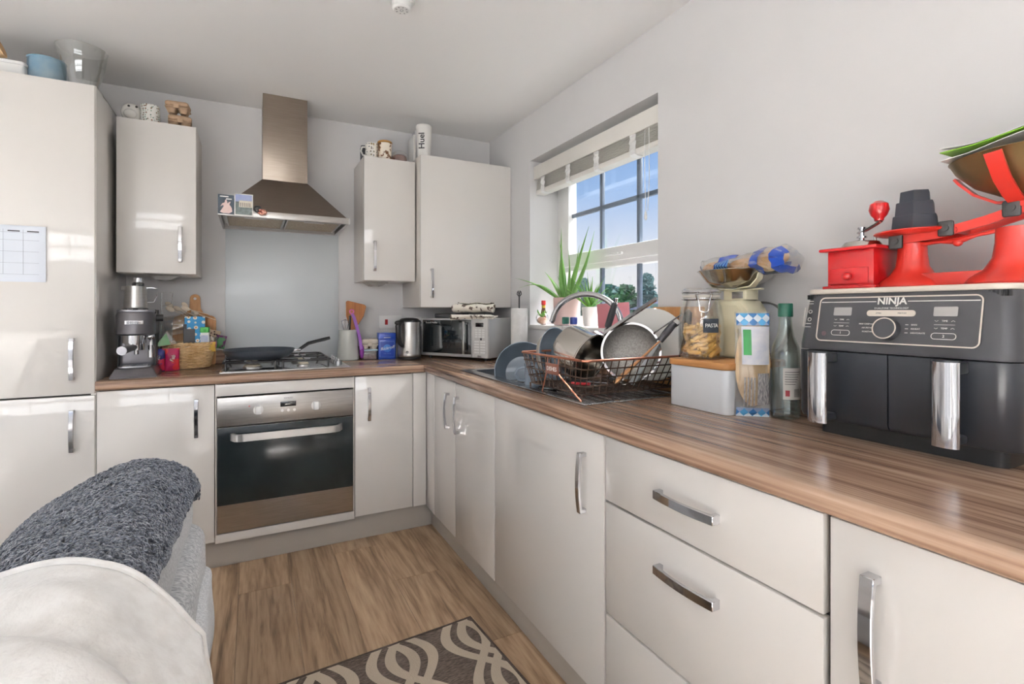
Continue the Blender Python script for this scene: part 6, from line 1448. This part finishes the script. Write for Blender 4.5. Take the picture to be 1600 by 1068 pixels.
def prof_at(s_):
    """smooth point along the cushion's section, s_ 0..1 from the outer bottom to the seat"""
    f = s_*(len(PROF)-1); i = min(int(f), len(PROF)-2); u = f-i
    g = lambda k: Vector(PROF[max(0, min(len(PROF)-1, k))])
    a, p, q_, d_ = g(i-1), g(i), g(i+1), g(i+2)
    return .5*((2*p)+(-a+q_)*u+(2*a-5*p+4*q_-d_)*u*u+(-a+3*p-3*q_+d_)*u**3)
CEN = Vector((-1.86, .50))
def cush(s_, y, off=0.0, y0=-2.92, y1=-1.235):
    e = 1.0; dd = min(y-y0, y1-y)
    if dd < .06: e = 1-.30*(1-max(0, dd)/.06)**2
    p = prof_at(s_); c = CEN+(p-CEN)*e; n = (p-CEN).normalized()
    near = .012*math.sin(3.2*(y+1.2))
    c = c+n*(off+near*.6)
    return Vector((c.x, y, c.y))
b = B(); b.surf(lambda u, v: cush(u, -2.92+1.685*v), 40, 50)
tb = b.bm; bmesh.ops.holes_fill(tb, edges=[e for e in tb.edges if e.is_boundary]); bmesh.ops.recalc_face_normals(tb, faces=tb.faces[:])
obj('back_cushion', b, SOF, t, w=True)
# boucle throw
BOU = mat('dark_boucle', (46, 51, 61), .95, c2=(84, 90, 101), ns=55, bump=.9, bs=170, sheen=.4, lo=.40, hi=.68); BOU2 = mat('boucle_loop', (50, 56, 67), .95, c2=(116, 122, 134), ns=130, sheen=.4, lo=.40, hi=.64)
t = thing('boucle_throw', 'dark blue-grey boucle throw draped over the sofa back', 'throw', (-1.8, -1.6, .7))
def thr(u, v):
    s0 = .215+.055*v+.008*math.sin(9*v); s_ = s0+(1.0-s0)*u; y = -1.222-.96*v-.012*math.sin(5*u)
    p = cush(s_, max(-2.9, min(y, -1.30)), .016+.004*math.sin(18*u+9*v)+.003*math.sin(31*v))
    p.y = y
    if v < .035: p.z -= .05*(.035-v)/.035
    return p
b = B(); b.surf(thr, 70, 70, th=.012); bmesh.ops.recalc_face_normals(b.bm, faces=b.bm.faces[:]); obj('throw_cloth', b, BOU, t, w=True)
q = random.Random(3); vs = []; fs = []
ivt = MW[t.name].inverted()
for i in range(15000):
    u, v = q.random(), q.random()
    if i % 14 == 0: u = q.random()*.012
    p = thr(u, v); du = (thr(min(1, u+.01), v)-p); dvv = (thr(u, min(1, v+.01))-p); n = du.cross(dvv)
    if n.length < 1e-9: continue
    n.normalize()
    if n.dot(Vector((p.x-CEN.x, 0, p.z-CEN.y))) < 0: n = -n
    a = q.random()*6.28; d1 = (du.normalized()*math.cos(a)+dvv.normalized()*math.sin(a)).normalized(); d2 = n.cross(d1); r_ = .0045+.0035*q.random(); th_ = .0017+.0010*q.random(); base = len(vs)
    for k in range(5):
        f = k/4; cc = p+d1*r_*math.cos(PI*f)*1.25+n*(r_*.8*math.sin(PI*f)+.003)
        for (ex, ey) in ((1, 0), (-.5, .87), (-.5, -.87)):
            w_ = cc+d2*ex*th_*1.3+(n*math.sin(PI*f)+d1*math.cos(PI*f))*ey*th_; vs.append(ivt @ w_)
    for k in range(4):
        for m_ in range(3):
            fs.append((base+k*3+m_, base+k*3+(m_+1) % 3, base+k*3+3+(m_+1) % 3, base+k*3+3+m_))
me = bpy.data.meshes.new('pile'); me.from_pydata(vs, [], fs); me.materials.append(BOU2)
for p in me.polygons: p.use_smooth = True
o = bpy.data.objects.new('pile', me); C.objects.link(o); o.parent = t; o['kind'] = 'stuff'
# fleece blanket
FLE = mat('cream_fleece', (232, 230, 227), .95, c2=(220, 217, 213), ns=30, bump=.8, bs=120, sheen=.5)
t = thing('fleece_blanket', 'soft cream-white fleece blanket over the near end of the sofa back', 'blanket', (-1.75, -2.5, .7))
def fle(u, v, lift=0.0):
    """u from the seat side over the top and out to the hanging right edge, v from far edge to near"""
    far = -1.90-.21*min(1, u/.55)-.055*max(0, u-.55)/.45; y = far+(-2.96-far)*v
    f1 = (.017*math.sin(15*v+3.5*u)+.012*math.sin(29*v-7*u+1)+.022*math.sin(13*u+5*v)*max(0, u-.25)+.004*math.sin(41*v+17*u))*min(1, v*6)
    if u < .66:
        s_ = 1.0-.70*(u/.66); p = cush(s_, max(y, -2.85), .056+f1+lift); p.y = y
        return p
    w_ = (u-.66)/.34; p0 = cush(.30, max(y, -2.85), .056+f1*(1-w_)+lift); out = Vector((-1.548+.030*math.sin(9*v+.5)*w_, y, .60)) ; hang = Vector((-1.540+.035*math.sin(11*v)*1.0, y-.01, .40))
    p = p0.lerp(out, w_/.5) if w_ < .5 else out.lerp(hang, (w_-.5)/.5)
    # soften the knee
    k_ = math.exp(-((w_-.5)/.22)**2); p = p+Vector((-.012*k_, 0, -.008*k_)); p.y = y
    return p
b = B(); b.surf(fle, 80, 70, th=.011); bmesh.ops.recalc_face_normals(b.bm, faces=b.bm.faces[:]); fb = obj('blanket_cloth', b, FLE, t, w=True, ang=180)
b = B(); b.tube([fle(u/60, .012, .004) for u in range(0, 61)], .0065, 8); b.tube([fle(.992, v/40, .0) for v in range(0, 41)], .0075, 8); obj('hem', b, FLE, fb, w=True)
